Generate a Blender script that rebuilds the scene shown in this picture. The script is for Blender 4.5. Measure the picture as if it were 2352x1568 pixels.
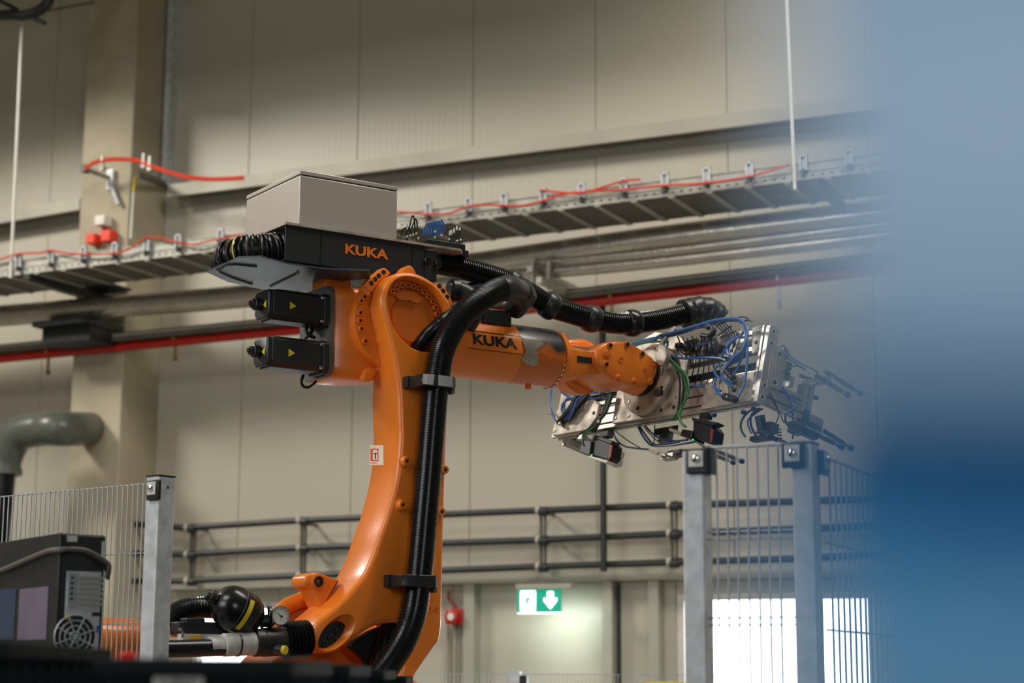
import bpy, bmesh, math, random
from mathutils import Vector, Matrix
random.seed(7)
scn = bpy.context.scene
for _o in list(bpy.data.objects): bpy.data.objects.remove(_o)
R = math.radians
# ---------------------------------------------------------------- camera
FPX, PITCH, ROLL = 4200.0, R(10.3), R(0.23)
CAMZ = 1.5
cp, sp, cr, sr = math.cos(PITCH), math.sin(PITCH), math.cos(ROLL), math.sin(ROLL)
FW = Vector((0, cp, sp)); _u0 = Vector((0, -sp, cp)); _r0 = Vector((1, 0, 0))
RT = cr*_r0 + sr*_u0; UP = -sr*_r0 + cr*_u0
cam = bpy.data.objects.new('camera', bpy.data.cameras.new('camera')); scn.collection.objects.link(cam)
cam.matrix_world = Matrix(((RT.x, UP.x, -FW.x, 0), (RT.y, UP.y, -FW.y, 0), (RT.z, UP.z, -FW.z, CAMZ), (0, 0, 0, 1)))
cam.data.sensor_width = 36; cam.data.lens = 36*FPX/2352
cam.data.clip_start = 0.02; cam.data.clip_end = 200
cam.data.dof.use_dof = True; cam.data.dof.focus_distance = 6.05
cam.data.dof.aperture_fstop = cam.data.lens/1000/0.022
scn.camera = cam
# ---------------------------------------------------------------- world, lights, exposure
wd = bpy.data.worlds.new('World'); scn.world = wd; wd.use_nodes = True
bg = wd.node_tree.nodes['Background']; bg.inputs[0].default_value = (.93, .97, 1, 1); bg.inputs[1].default_value = 8.0
scn.view_settings.view_transform = 'Standard'; scn.view_settings.look = 'None'
scn.view_settings.gamma = 1; scn.view_settings.use_curve_mapping = False
scn.view_settings.exposure = 0.14
def area(name, loc, aim, sx, sy, power, col):
    l = bpy.data.lights.new(name, 'AREA'); l.shape = 'RECTANGLE'; l.size = sx; l.size_y = sy; l.energy = power; l.color = col
    o = bpy.data.objects.new(name, l); scn.collection.objects.link(o); o.location = loc
    o.rotation_euler = (Vector(aim)-Vector(loc)).to_track_quat('-Z', 'Y').to_euler()
    return o
area('skylight_left', (-8.8, 10.5, 8.2), (-1.5, 13.6, 2.6), 2.6, 1.0, 470, (1, .94, .85))
area('skylight_centre', (2.6, 5.8, 8.4), (3.2, 12, 2.4), 5, 1.1, 370, (1, .94, .86))
area('skylight_mid', (-5.5, 1.5, 8.6), (-3, 4.0, 1), 4, 3, 330, (1, .94, .86))
area('rear_fill_light', (2.2, -3.2, 3.4), (.6, 1.0, 1.6), 1.8, 1.8, 75, (.9, .96, 1))  # added fill behind the camera to brighten the blue guard, no window there
area('side_window_light', (-5.6, 1.8, 3.8), (-.6, 5.6, 1.8), 3, 2, 120, (.95, .97, 1))
# ---------------------------------------------------------------- helpers
def ray(px, py):
    return (FW + RT*((px-1176)/FPX) + UP*((784-py)/FPX))
CAM = Vector((0, 0, CAMZ))
class Frame:
    def __init__(s, M): s.M = M; s.I = M.inverted()
    def at(s, px, py, ax, c):
        o = s.I @ CAM; d = s.I.to_3x3() @ ray(px, py)
        t = (c-o[ax])/d[ax]; return o+d*t
    def X(s, px, py, c): return s.at(px, py, 0, c)
    def Y(s, px, py, c): return s.at(px, py, 1, c)
    def Z(s, px, py, c): return s.at(px, py, 2, c)
def mkframe(loc, yaw): return Frame(Matrix.Translation(loc) @ Matrix.Rotation(yaw, 4, 'Z'))
def sr_(c): c /= 255; return c/12.92 if c <= .04045 else ((c+.055)/1.055)**2.4
def rgb(r, g, b): return (sr_(r), sr_(g), sr_(b), 1)
def mat(name, col, rough=.5, metal=0, var=.12, scale=8, bump=0, bscale=60, coat=0, spec=.5, emit=None, es=1, rvar=.15, col2=None):
    m = bpy.data.materials.new(name); m.use_nodes = True; n = m.node_tree.nodes; L = m.node_tree.links
    b = n['Principled BSDF']; b.inputs['Metallic'].default_value = metal
    b.inputs['Coat Weight'].default_value = coat; b.inputs['Coat Roughness'].default_value = .2
    b.inputs['Specular IOR Level'].default_value = spec
    tc = n.new('ShaderNodeTexCoord'); no = n.new('ShaderNodeTexNoise'); no.inputs['Scale'].default_value = scale; no.inputs['Detail'].default_value = 6
    L.new(tc.outputs['Object'], no.inputs['Vector'])
    mx = n.new('ShaderNodeMix'); mx.data_type = 'RGBA'
    c2 = col2 if col2 else tuple(c*(1-var) for c in col[:3])+(1,)
    c1 = col if col2 else tuple(min(1, c*(1+var*.5)) for c in col[:3])+(1,)
    mx.inputs[6].default_value = c1; mx.inputs[7].default_value = c2
    ra = n.new('ShaderNodeValToRGB'); ra.color_ramp.elements[0].position = .35; ra.color_ramp.elements[1].position = .7
    L.new(no.outputs['Fac'], ra.inputs[0]); L.new(ra.outputs[0], mx.inputs[0]); L.new(mx.outputs[2], b.inputs['Base Color'])
    mr = n.new('ShaderNodeMapRange'); mr.inputs['To Min'].default_value = max(.02, rough-rvar*rough); mr.inputs['To Max'].default_value = min(1, rough+rvar*rough)
    L.new(no.outputs['Fac'], mr.inputs['Value']); L.new(mr.outputs[0], b.inputs['Roughness'])
    if bump:
        n2 = n.new('ShaderNodeTexNoise'); n2.inputs['Scale'].default_value = bscale; L.new(tc.outputs['Object'], n2.inputs['Vector'])
        bu = n.new('ShaderNodeBump'); bu.inputs['Strength'].default_value = bump; bu.inputs['Distance'].default_value = .004
        L.new(n2.outputs['Fac'], bu.inputs['Height']); L.new(bu.outputs[0], b.inputs['Normal'])
    if emit: b.inputs['Emission Color'].default_value = emit; b.inputs['Emission Strength'].default_value = es
    return m
ORANGE = mat('orange_paint', rgb(241, 129, 32), .36, var=.10, scale=5, bump=.12, bscale=220, coat=.35)
ORANGE_IN = mat('orange_paint_matte', rgb(224, 112, 22), .48, var=.15, scale=9, bump=.15, bscale=200)
BLACKP = mat('black_plastic', rgb(26, 29, 30), .42, var=.3, scale=20)
BLACKG = mat('black_gloss_hose', rgb(20, 22, 23), .26, var=.2, scale=30)
BLACKM = mat('black_matt_metal', rgb(28, 31, 33), .5, var=.25, scale=12, bump=.1, bscale=120)
RUBBER = mat('smooth_black_rubber', rgb(34, 36, 37), .36, var=.25, scale=14)
CRATE = mat('dark_crate_plastic', rgb(26, 33, 35), .8, spec=.15, var=.2, scale=10)
GREYP = mat('dark_grey_gasket', rgb(104, 104, 100), .6, var=.2)
GUARD = mat('blue_grey_sheet', rgb(58, 70, 86), .45, var=.12, scale=4)
STEEL = mat('brushed_stainless', rgb(200, 190, 180), .42, metal=.45, var=.06, scale=3, rvar=.1)
ALU = mat('machined_aluminium', rgb(186, 182, 174), .38, metal=.6, var=.18, scale=9, rvar=.3)
ALUW = mat('scuffed_aluminium_plate', rgb(186, 176, 162), .5, metal=.4, var=.45, scale=14, rvar=.4, bump=.05, bscale=90)
GALV = mat('galvanised_steel', rgb(200, 204, 206), .45, metal=.15, var=.22, scale=26, rvar=.3)
GALVT = mat('galvanised_tray', rgb(176, 174, 164), .5, metal=.35, var=.15, scale=10)
WIRE = mat('grey_wire', rgb(168, 172, 174), .45, metal=.4, var=.1)
FOIL = mat('silver_foil_lagging', rgb(196, 188, 176), .3, metal=.85, var=.15, scale=5, bump=.55, bscale=16, rvar=.5)
CHROME = mat('chrome', rgb(220, 220, 218), .15, metal=1, var=.05)
RED = mat('red_pipe_paint', rgb(178, 28, 12), .4, var=.12)
REDB = mat('red_orange_box', rgb(236, 62, 24), .5, var=.08)
REDC = mat('red_cable', rgb(214, 70, 44), .5, var=.1)
WHITE = mat('white_plastic', rgb(226, 224, 214), .5, var=.08)
WHITEL = mat('white_label', rgb(206, 204, 198), .6, var=.18, scale=40)
YELLOW = mat('yellow_label', rgb(226, 200, 50), .5, var=.1, scale=30)
AMBER = mat('amber_label', rgb(236, 176, 50), .5, var=.1)
BRASS = mat('yellow_zinc', rgb(196, 150, 60), .35, metal=.7)
BRASSD = mat('aged_zinc', rgb(150, 124, 78), .45, metal=.4)
BLUEC = mat('blue_tube', rgb(58, 104, 168), .32, var=.15)
BLUED = mat('dark_blue_tube', rgb(36, 68, 116), .35, var=.15)
GREENC = mat('green_cable', rgb(38, 118, 58), .4, var=.15)
BCUP = mat('blue_cup', rgb(30, 56, 92), .5)
CONC = mat('column_concrete', rgb(178, 168, 144), .85, var=.14, scale=3, bump=.2, bscale=30)
BEAM = mat('beam_coating', rgb(168, 164, 150), .55, metal=.15, var=.08, scale=3)
DARKB = mat('dark_cable_duct', rgb(92, 88, 80), .55, var=.2)
PALE = mat('pale_grey_clip', rgb(176, 172, 158), .5, var=.1)
PIPEK = mat('black_pipe', rgb(44, 46, 48), .38, var=.2)
PIPEG = mat('grey_duct_plastic', rgb(88, 92, 84), .34, var=.15)
BLUEF = mat('blue_machine_paint', rgb(62, 118, 178), .55, var=.03, scale=2, rvar=.05)
FLOORM = mat('floor_concrete', rgb(150, 148, 140), .35, var=.2, scale=1.2)
CEILM = mat('roof_sheet', rgb(150, 150, 146), .7)
SIDEW = mat('side_wall_panel', rgb(170, 165, 150), .7)
def wallmat():
    m = bpy.data.materials.new('sandwich_panel'); m.use_nodes = True; n = m.node_tree.nodes; L = m.node_tree.links; b = n['Principled BSDF']
    b.inputs['Base Color'].default_value = rgb(186, 178, 156); b.inputs['Roughness'].default_value = .42
    tc = n.new('ShaderNodeTexCoord'); w = n.new('ShaderNodeTexWave'); w.bands_direction = 'X'; w.inputs['Scale'].default_value = 6.2; w.inputs['Distortion'].default_value = 0
    L.new(tc.outputs['Object'], w.inputs['Vector'])
    bu = n.new('ShaderNodeBump'); bu.inputs['Strength'].default_value = .10; bu.inputs['Distance'].default_value = .003
    L.new(w.outputs['Fac'], bu.inputs['Height']); L.new(bu.outputs[0], b.inputs['Normal'])
    no = n.new('ShaderNodeTexNoise'); no.inputs['Scale'].default_value = .8; L.new(tc.outputs['Object'], no.inputs['Vector'])
    mx = n.new('ShaderNodeMix'); mx.data_type = 'RGBA'; mx.inputs[6].default_value = rgb(186, 180, 164); mx.inputs[7].default_value = rgb(176, 171, 156)
    L.new(no.outputs['Fac'], mx.inputs[0]); L.new(mx.outputs[2], b.inputs['Base Color'])
    return m
WALLM = wallmat()
def glassmat():
    m = bpy.data.materials.new('window_glass'); m.use_nodes = True; n = m.node_tree.nodes; L = m.node_tree.links
    for x in list(n):
        if x.type != 'OUTPUT_MATERIAL': n.remove(x)
    out = [x for x in n if x.type == 'OUTPUT_MATERIAL'][0]
    t = n.new('ShaderNodeBsdfTransparent'); t.inputs[0].default_value = (.95, .97, .98, 1); g = n.new('ShaderNodeBsdfGlossy'); g.inputs['Roughness'].default_value = .03
    mx = n.new('ShaderNodeMixShader'); mx.inputs[0].default_value = .06
    L.new(t.outputs[0], mx.inputs[1]); L.new(g.outputs[0], mx.inputs[2]); L.new(mx.outputs[0], out.inputs[0])
    return m
GLASS = glassmat()

BASE = {}
def link(o): scn.collection.objects.link(o)
def thing(name, label, cat, F, base, group=None, kind=None):
    o = bpy.data.objects.new(name, None); link(o); o.empty_display_size = .1
    o.matrix_world = F.M @ Matrix.Translation(base); BASE[o] = Vector(base)
    if label: o['label'] = label
    if cat: o['category'] = cat
    if group: o['group'] = group
    if kind: o['kind'] = kind
    return o
class MB:
    def __init__(s): s.v = []; s.f = []
    def add(s, vs, fs):
        b = len(s.v); s.v += [Vector(v) for v in vs]; s.f += [tuple(i+b for i in f) for f in fs]; return s
    def box(s, a, b, M=None):
        x0, y0, z0 = a; x1, y1, z1 = b
        x0, x1 = min(x0, x1), max(x0, x1); y0, y1 = min(y0, y1), max(y0, y1); z0, z1 = min(z0, z1), max(z0, z1)
        vs = [Vector(p) for p in ((x0,y0,z0),(x1,y0,z0),(x1,y1,z0),(x0,y1,z0),(x0,y0,z1),(x1,y0,z1),(x1,y1,z1),(x0,y1,z1))]
        if M: vs = [M @ v for v in vs]
        return s.add(vs, [(0,3,2,1),(4,5,6,7),(0,1,5,4),(1,2,6,5),(2,3,7,6),(3,0,4,7)])
    def cyl(s, p0, p1, r0, r1=None, n=20): return s.lathe(p0, p1, [(0, r0), (1, r0 if r1 is None else r1)], n)
    def lathe(s, p0, p1, prof, n=24):
        """prof: (t along p0..p1, radius)"""
        p0, p1 = Vector(p0), Vector(p1); d = p1-p0; L = d.normalized()
        a = L.orthogonal().normalized(); b = L.cross(a); vs = []; fs = []
        for t, r in prof:
            for k in range(n):
                th = 2*math.pi*k/n; vs.append(p0+d*t+(a*math.cos(th)+b*math.sin(th))*r)
        m = len(prof)
        for i in range(m-1):
            for k in range(n):
                k2 = (k+1) % n; fs.append((i*n+k, i*n+k2, (i+1)*n+k2, (i+1)*n+k))
        fs.append(tuple(range(n-1, -1, -1))); fs.append(tuple((m-1)*n+k for k in range(n)))
        return s.add(vs, fs)
    def tube(s, pts, r, n=12, caps=True):
        pts = [Vector(p) for p in pts]; m = len(pts); rs = r if isinstance(r, (list, tuple)) else [r]*m
        T = []
        for i in range(m):
            d = pts[min(i+1, m-1)]-pts[max(i-1, 0)]; T.append(d.normalized() if d.length > 1e-9 else Vector((0, 0, 1)))
        a = T[0].orthogonal().normalized(); vs = []; fs = []
        for i in range(m):
            a = (a-T[i]*a.dot(T[i])).normalized(); b = T[i].cross(a)
            for k in range(n):
                th = 2*math.pi*k/n; vs.append(pts[i]+(a*math.cos(th)+b*math.sin(th))*rs[i])
        for i in range(m-1):
            for k in range(n):
                k2 = (k+1) % n; fs.append((i*n+k, i*n+k2, (i+1)*n+k2, (i+1)*n+k))
        if caps: fs.append(tuple(range(n-1, -1, -1))); fs.append(tuple((m-1)*n+k for k in range(n)))
        return s.add(vs, fs)
    def prism(s, loop0, loop1):
        n = len(loop0); vs = list(loop0)+list(loop1)
        fs = [(i, (i+1) % n, n+(i+1) % n, n+i) for i in range(n)]
        fs += [tuple(range(n-1, -1, -1)), tuple(range(n, 2*n))]
        return s.add(vs, fs)
    def rings(s, loops):
        n = len(loops[0]); vs = [p for l in loops for p in l]; m = len(loops); fs = []
        for i in range(m-1):
            for k in range(n): k2 = (k+1) % n; fs.append((i*n+k, i*n+k2, (i+1)*n+k2, (i+1)*n+k))
        fs.append(tuple(range(n-1, -1, -1))); fs.append(tuple((m-1)*n+k for k in range(n)))
        return s.add(vs, fs)
    def sphere(s, c, r, n=16, sc=(1, 1, 1)):
        c = Vector(c); vs = []; fs = []; m = n//2
        for i in range(1, m):
            ph = math.pi*i/m
            for k in range(n):
                th = 2*math.pi*k/n; vs.append(c+Vector((r*math.sin(ph)*math.cos(th)*sc[0], r*math.sin(ph)*math.sin(th)*sc[1], r*math.cos(ph)*sc[2])))
        for i in range(m-2):
            for k in range(n): k2 = (k+1) % n; fs.append((i*n+k, (i+1)*n+k, (i+1)*n+k2, i*n+k2))
        a = len(vs); vs.append(c+Vector((0, 0, r*sc[2]))); vs.append(c-Vector((0, 0, r*sc[2])))
        for k in range(n): fs.append((a, k, (k+1) % n)); fs.append((a+1, (m-2)*n+(k+1) % n, (m-2)*n+k))
        return s.add(vs, fs)
    def mesh(s, name, off=Vector((0, 0, 0)), fix=True):
        me = bpy.data.meshes.new(name); me.from_pydata([v-off for v in s.v], [], s.f)
        if fix:
            b = bmesh.new(); b.from_mesh(me); bmesh.ops.recalc_face_normals(b, faces=b.faces); b.to_mesh(me); b.free()
        return me
def finish(o, m, bevel=0, seg=2, ang=40):
    me = o.data; me.materials.append(m)
    for p in me.polygons: p.use_smooth = True
    try: me.set_sharp_from_angle(angle=R(ang))
    except Exception: pass
    if bevel:
        b = o.modifiers.new('bevel', 'BEVEL'); b.width = bevel; b.segments = seg; b.limit_method = 'ANGLE'; b.angle_limit = R(35)
        b.harden_normals = False
    return o
def part(mb, name, m, parent, bevel=0, seg=2, label=None, kind=None, ang=40):
    off = BASE[parent]; o = bpy.data.objects.new(name, mb.mesh(name, off)); link(o); o.parent = parent; BASE[o] = off
    finish(o, m, bevel, seg, ang)
    if label: o['label'] = label
    if kind: o['kind'] = kind
    return o
def solo(mb, name, m, F, label=None, cat=None, group=None, kind=None, bevel=0, ang=40):
    xs = [v.x for v in mb.v]; ys = [v.y for v in mb.v]; zs = [v.z for v in mb.v]
    base = Vector(((min(xs)+max(xs))/2, (min(ys)+max(ys))/2, min(zs)))
    o = bpy.data.objects.new(name, mb.mesh(name, base)); link(o); o.matrix_world = F.M @ Matrix.Translation(base); BASE[o] = base
    finish(o, m, bevel, 2, ang)
    if label: o['label'] = label
    if cat: o['category'] = cat
    if group: o['group'] = group
    if kind: o['kind'] = kind
    return o
def cut(o, mb):
    """boolean-cut shape mb (same coordinates as the object's builder) out of o and bake it"""
    off = BASE[o]; c = bpy.data.objects.new('cutter', mb.mesh('cutter', off)); link(c); c.matrix_world = o.matrix_world
    c.parent = o.parent; c.matrix_basis = o.matrix_basis
    md = o.modifiers.new('cut', 'BOOLEAN'); md.operation = 'DIFFERENCE'; md.solver = 'EXACT'; md.object = c
    bpy.context.view_layer.update()
    dg = bpy.context.evaluated_depsgraph_get(); nm = bpy.data.meshes.new_from_object(o.evaluated_get(dg))
    o.modifiers.remove(md); old = o.data; o.data = nm; nm.name = old.name
    bpy.data.objects.remove(c)
    for p in nm.polygons: p.use_smooth = True
    nm.set_sharp_from_angle(angle=R(40))
def spline(P, n=8, closed=False):
    P = [Vector(p) for p in P]; out = []; m = len(P)
    rng = range(m) if closed else range(m-1)
    for i in rng:
        if closed: p0, p1, p2, p3 = P[(i-1) % m], P[i], P[(i+1) % m], P[(i+2) % m]
        else: p0, p1, p2, p3 = P[max(i-1, 0)], P[i], P[i+1], P[min(i+2, m-1)]
        for k in range(n):
            t = k/n; out.append(.5*((2*p1)+(p2-p0)*t+(2*p0-5*p1+4*p2-p3)*t*t+(3*p1-p0-3*p2+p3)*t*t*t))
    if not closed: out.append(P[-1])
    return out
def resample(P, step):
    out = [P[0]]; acc = 0
    for a, b in zip(P[:-1], P[1:]):
        L = (b-a).length; t = step-acc
        while t <= L and L > 0: out.append(a.lerp(b, t/L)); t += step
        acc = (acc+L) % step if step else 0
    return out
def inset2(L, d):
    """move a closed loop of 2-D (x,z) vectors inward by d"""
    n = len(L); A = sum(L[i].x*L[(i+1) % n].y-L[(i+1) % n].x*L[i].y for i in range(n)); s = 1 if A > 0 else -1; out = []
    for i in range(n):
        t = L[(i+1) % n]-L[i-1]
        nrm = Vector((-t.y, t.x)).normalized() if t.length > 1e-9 else Vector((0, 0))
        out.append(L[i]+nrm*d*s)
    return out
def pxloop(F, pts, ax, c, n=0):
    P = [F.at(x, y, ax, c) for x, y in pts]
    return spline(P, n, True) if n else P
def flat(P, ax): return [Vector((p[0], p[2])) if ax == 1 else (Vector((p[1], p[2])) if ax == 0 else Vector((p[0], p[1]))) for p in P]
def unflat(L, ax, c): return [Vector((q.x, c, q.y)) if ax == 1 else (Vector((c, q.x, q.y)) if ax == 0 else Vector((q.x, q.y, c))) for q in L]
def slab(F, pts, ax, c0, c1, n=0, rnd=0):
    """prism whose face outline (pixels) lies on plane ax=c0, extruded to c1; rnd rounds the front edge"""
    L = flat(pxloop(F, pts, ax, c0, n), ax); mb = MB(); s = 1 if c1 > c0 else -1
    if rnd:
        loops = [unflat(inset2(L, rnd), ax, c0), unflat(inset2(L, rnd*.3), ax, c0+s*rnd*.3), unflat(L, ax, c0+s*rnd), unflat(L, ax, c1)]
        return mb.rings(loops)
    return mb.prism(unflat(L, ax, c0), unflat(L, ax, c1))
def hosepts(F, lst, n=10):
    return spline([F.Y(x, y, d) for x, y, d in lst], n)
def corr(mb, pts, r, pitch=.0055, depth=.0025, n=20):
    P = resample(pts, pitch/4); rs = [r-(depth if (i//2) % 2 else 0) for i in range(len(P))]
    return mb.tube(P, rs, n)
def text_mesh(txt, size, extrude=.0008, bold=.02, sx=1.0):
    cu = bpy.data.curves.new('t', 'FONT'); cu.body = txt; cu.size = size; cu.extrude = extrude; cu.offset = bold*size; cu.align_x = 'CENTER'; cu.align_y = 'CENTER'
    o = bpy.data.objects.new('t', cu); link(o); bpy.context.view_layer.update()
    me = bpy.data.meshes.new_from_object(o.evaluated_get(bpy.context.evaluated_depsgraph_get()))
    vs = [Vector((v.co.x*sx, v.co.y, v.co.z)) for v in me.vertices]; fs = [tuple(p.vertices) for p in me.polygons]
    bpy.data.objects.remove(o); bpy.data.meshes.remove(me); bpy.data.curves.remove(cu)
    return vs, fs
def plane_text(txt, size, M, bold=.02, sx=1.0, extrude=.0008):
    vs, fs = text_mesh(txt, size, extrude, bold, sx); mb = MB(); mb.add([M @ v for v in vs], fs); return mb
def bolt(mb, c, d, r, h):
    """socket-head bolt: cylinder with a recessed hexagon"""
    c, d = Vector(c), Vector(d).normalized()
    mb.lathe(c, c+d*h, [(0, r), (.85, r), (1, r*.86), (1, r*.5), (.45, r*.46)], 12)

# ================================================================= frames
WF = mkframe(Vector((0, 13.0, 0)), R(-26.2))
A3 = CAM + ray(939, 733)*6.0
RF = mkframe(Vector((A3.x, A3.y, 0)), R(34))
ZA3 = A3.z
W0 = Frame(Matrix.Identity(4))
# ================================================================= the hall
def wx(px, py, y=0): return WF.Y(px, py, y).x
def wz(px, py, y=0): return WF.Y(px, py, y).z
XL, XR, ZT = -9.0, 9.0, 9.0
ZB = wz(1240, 1330, 0)         # underside of the panelled upper wall
solo(MB().box((-12.2, -16.2, -.1), (12.2, 20, 0)), 'floor', FLOORM, W0, kind='structure')
solo(MB().box((-12.2, -16.2, ZT), (12.2, 20.5, ZT+.15)), 'ceiling', CEILM, W0, kind='structure')
solo(MB().box((-12.2, -16, 0), (-12, 20.5, ZT)), 'wall_left', SIDEW, W0, kind='structure')
solo(MB().box((12, -16, 0), (12.2, 12, ZT)), 'wall_right', SIDEW, W0, kind='structure')
solo(MB().box((-12, -16.2, 0), (12, -16, ZT)), 'wall_front', SIDEW, W0, kind='structure')
wb = thing('wall_back', None, None, WF, (0, 0, 0), kind='structure')
w1 = (wx(1553, 1450), wx(2014, 1450), 0.25, wz(1780, 1358))      # bright window
w2 = (wx(440, 1420), wx(640, 1420), 0.9, wz(560, 1383))          # window low behind the robot
core = MB()
def wallpieces(mb, y0, y1, x0, x1, z0, z1, holes):
    xs = sorted({x0, x1}|{h[0] for h in holes if x0 < h[0] < x1}|{h[1] for h in holes if x0 < h[1] < x1})
    for a, b in zip(xs[:-1], xs[1:]):
        m = (a+b)/2; zs = [(z0, z1)]
        for h in holes:
            if h[0] < m < h[1]:
                nz = []
                for p, q in zs:
                    if h[2] > p: nz.append((p, min(q, h[2])))
                    if h[3] < q: nz.append((max(p, h[3]), q))
                zs = nz
        for p, q in zs:
            if q-p > .01: mb.box((a, y0, p), (b, y1, q))
wallpieces(core, .05, .14, -15, 15, 0, ZT, [w1, w2])
part(core, 'wall_core', SIDEW, wb)
seam0 = wx(1088, 0)
x = seam0-12
while x < 12:
    pm_ = MB(); wallpieces(pm_, 0, .05, x+.0022, x+.9978, ZB+.003, ZT, [])
    part(pm_, 'wall_panel', WALLM, wb, bevel=.003)
    x += 1.0
lower = [-12, wx(300, 1450), w2[0], w2[1], wx(1040, 1450), wx(1410, 1450), wx(1500, 1450), w1[0], w1[1], 8, 12]
for a, b in zip(lower[:-1], lower[1:]):
    pm_ = MB(); wallpieces(pm_, 0, .05, a+.002, b-.002, 0, ZB-.003, [w1, w2])
    if pm_.v: part(pm_, 'lower_panel', WALLM, wb, bevel=.003)
def window(n, w, mull):
    t = thing('window_%d' % n, None, None, WF, (w[0], 0, w[2]), kind='structure')
    fr = MB(); a, b, c, d = w; k = .05
    for p, q in (((a, .02, c), (a+k, .09, d)), ((b-k, .02, c), (b, .09, d)), ((a+k, .02, d-k), (b-k, .09, d)), ((a+k, .02, c), (b-k, .09, c+k))): fr.box(p, q)
    for m in mull: fr.box((m-.02, .03, c+k), (m+.02, .08, d-k))
    part(fr, 'window_frame', WHITE, t)
    xs = [a+k]+sum([[m-.02, m+.02] for m in mull], [])+[b-k]
    for i in range(0, len(xs), 2): part(MB().box((xs[i], .052, c+k), (xs[i+1], .058, d-k)), 'pane', GLASS, t)
window(1, w1, [w1[0]+.13, wx(1850, 1450)])
window(2, w2, [])
# horizontal steel rails on the wall
def cbeam(name, p0, p1, y0, h, depth, m=BEAM):
    """C-section rail between two pixels of its lower front edge"""
    A = WF.Y(*p0, -depth); B = WF.Y(*p1, -depth); d = B-A; mb = MB()
    def seg(ya, yb, za, zb):
        mb.prism([Vector((A.x, ya, A.z+za)), Vector((A.x, yb, A.z+za)), Vector((A.x, yb, A.z+zb)), Vector((A.x, ya, A.z+zb))],
                 [Vector((B.x, ya, B.z+za)), Vector((B.x, yb, B.z+za)), Vector((B.x, yb, B.z+zb)), Vector((B.x, ya, B.z+zb))])
    seg(-depth, -depth+.008, 0, h); seg(-depth+.008, y0, h-.008, h); seg(-depth+.008, -depth+.03, 0, .008); seg(-.02, y0, -.04, h-.008)
    return solo(mb, name, m, WF, kind='structure')
cbeam('trim_1', (385, 452), (2250, 221), 0, .10, .20)
cbeam('trim_2', (-500, 597), (182, 481), 0, .10, .20)
A = WF.Y(-60, 1380, -.1).z
solo(MB().box((wx(400, 1350), -.12, wz(1240, 1336, -.12)), (wx(2300, 1300), 0, wz(1240, 1300, -.12))), 'trim_3', BEAM, WF, kind='structure')
zt = wz(1240, 1336, -.12)
for i, (a, b) in enumerate(((1064, 1088), (1383, 1406), (1489, 1512))):
    solo(MB().box((wx(a, 1450, -.1), -.1, 0), (wx(b, 1450, -.1), 0, zt-.003)), 'trim_%d' % (4+i), BEAM, WF, kind='structure')
solo(MB().box((wx(1412, 1450, -.02), -.02, 0), (wx(1424, 1450, -.02), 0, zt-.02)), 'trim_7', PIPEK, WF, kind='structure')
# column
cy = -.46
cx0, cx1 = wx(186, 420, cy), wx(300, 420, cy)
col = solo(MB().box((cx0, cy, 0), (cx1, 0, ZT)), 'trim_8', CONC, WF, kind='structure', bevel=.012)
# vertical cable duct beside the column
solo(MB().box((cx1+.02, -.1, wz(400, 420, -.1)), (cx1+.07, 0, ZT)), 'trim_9', GALV, WF, kind='structure')
# dark steel bracket behind the tray at the column (supports tray and pipes)
# ----------------------------------------------------------------- cable tray
def along(p0, p1, y):
    A = WF.Y(*p0, y); B = WF.Y(*p1, y); return A, B, (B-A)
ty = -1.35; tw = .54
A, B, D = along((-900, 744), (2350, 352), ty)
tray = thing('cable_tray', 'long galvanised cable tray with perforated side rails hung on rods across the wall', 'cable tray', WF, A)
def bar(A, B, y0, y1, z0, z1, mb=None):
    mb = mb or MB()
    return mb.prism([Vector((A.x, y0, A.z+z0)), Vector((A.x, y1, A.z+z0)), Vector((A.x, y1, A.z+z1)), Vector((A.x, y0, A.z+z1))],
             [Vector((B.x, y0, B.z+z0)), Vector((B.x, y1, B.z+z0)), Vector((B.x, y1, B.z+z1)), Vector((B.x, y0, B.z+z1))])
o = part(bar(A, B, ty, ty+.003, 0, .105), 'side_rail', GALVT, tray)
b_ = bar(A, B, ty-.006, ty, .048, .056); bar(A, B, ty-.008, ty, .100, .106, b_)
part(b_, 'rail_bead', GALVT, tray)
part(bar(A, B, ty+tw, ty+tw+.003, 0, .125), 'side_rail', GALVT, tray)
part(bar(A, B, ty, ty+tw, -.004, 0), 'tray_bottom', DARKB, tray)
sl = MB(); n_ = int(D.length/.06)
for i in range(n_):
    c = A+D*((i+.5)/n_); sl.box((c.x-.006, ty-.0015, c.z+.018), (c.x+.012, ty+.001, c.z+.028))
part(sl, 'perforation', BLACKM, tray, kind='stuff')
rb = MB(); n_ = int(D.length/.25)
for i in range(n_):
    c = A+D*((i+.5)/n_)
    part(MB().box((c.x-.03, ty, c.z-.012), (c.x+.012, ty+tw, c.z-.004)), 'cross_rib', BEAM, tray)
clx = [(40, 622), (115, 605), (190, 592), (262, 583), (335, 572), (408, 562), (505, 548), (983, 492), (1075, 483), (1157, 471), (1247, 461), (1335, 450), (1432, 441), (1527, 431), (1623, 421), (1722, 410), (1847, 397), (1953, 385)]
for i, (px, py) in enumerate(clx):
    c = WF.Y(px, py, ty-.03); zr = A.z+D.z*((c.x-A.x)/D.x)
    mb = MB(); mb.box((c.x-.024, ty-.035, zr+.05), (c.x-.014, ty-.009, zr+.145)); mb.box((c.x+.014, ty-.035, zr+.05), (c.x+.024, ty-.009, zr+.145)); mb.box((c.x-.024, ty-.035, zr+.135), (c.x+.024, ty-.009, zr+.145)); mb.box((c.x-.024, ty-.014, zr+.05), (c.x+.024, ty-.009, zr+.145))
    cl = part(mb, 'cable_clamp', GALV, tray)
    part(MB().cyl((c.x, ty-.026, zr+.02), (c.x, ty-.026, zr+.055), .016, n=10), 'clamp_nut', BLACKP, cl)
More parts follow.
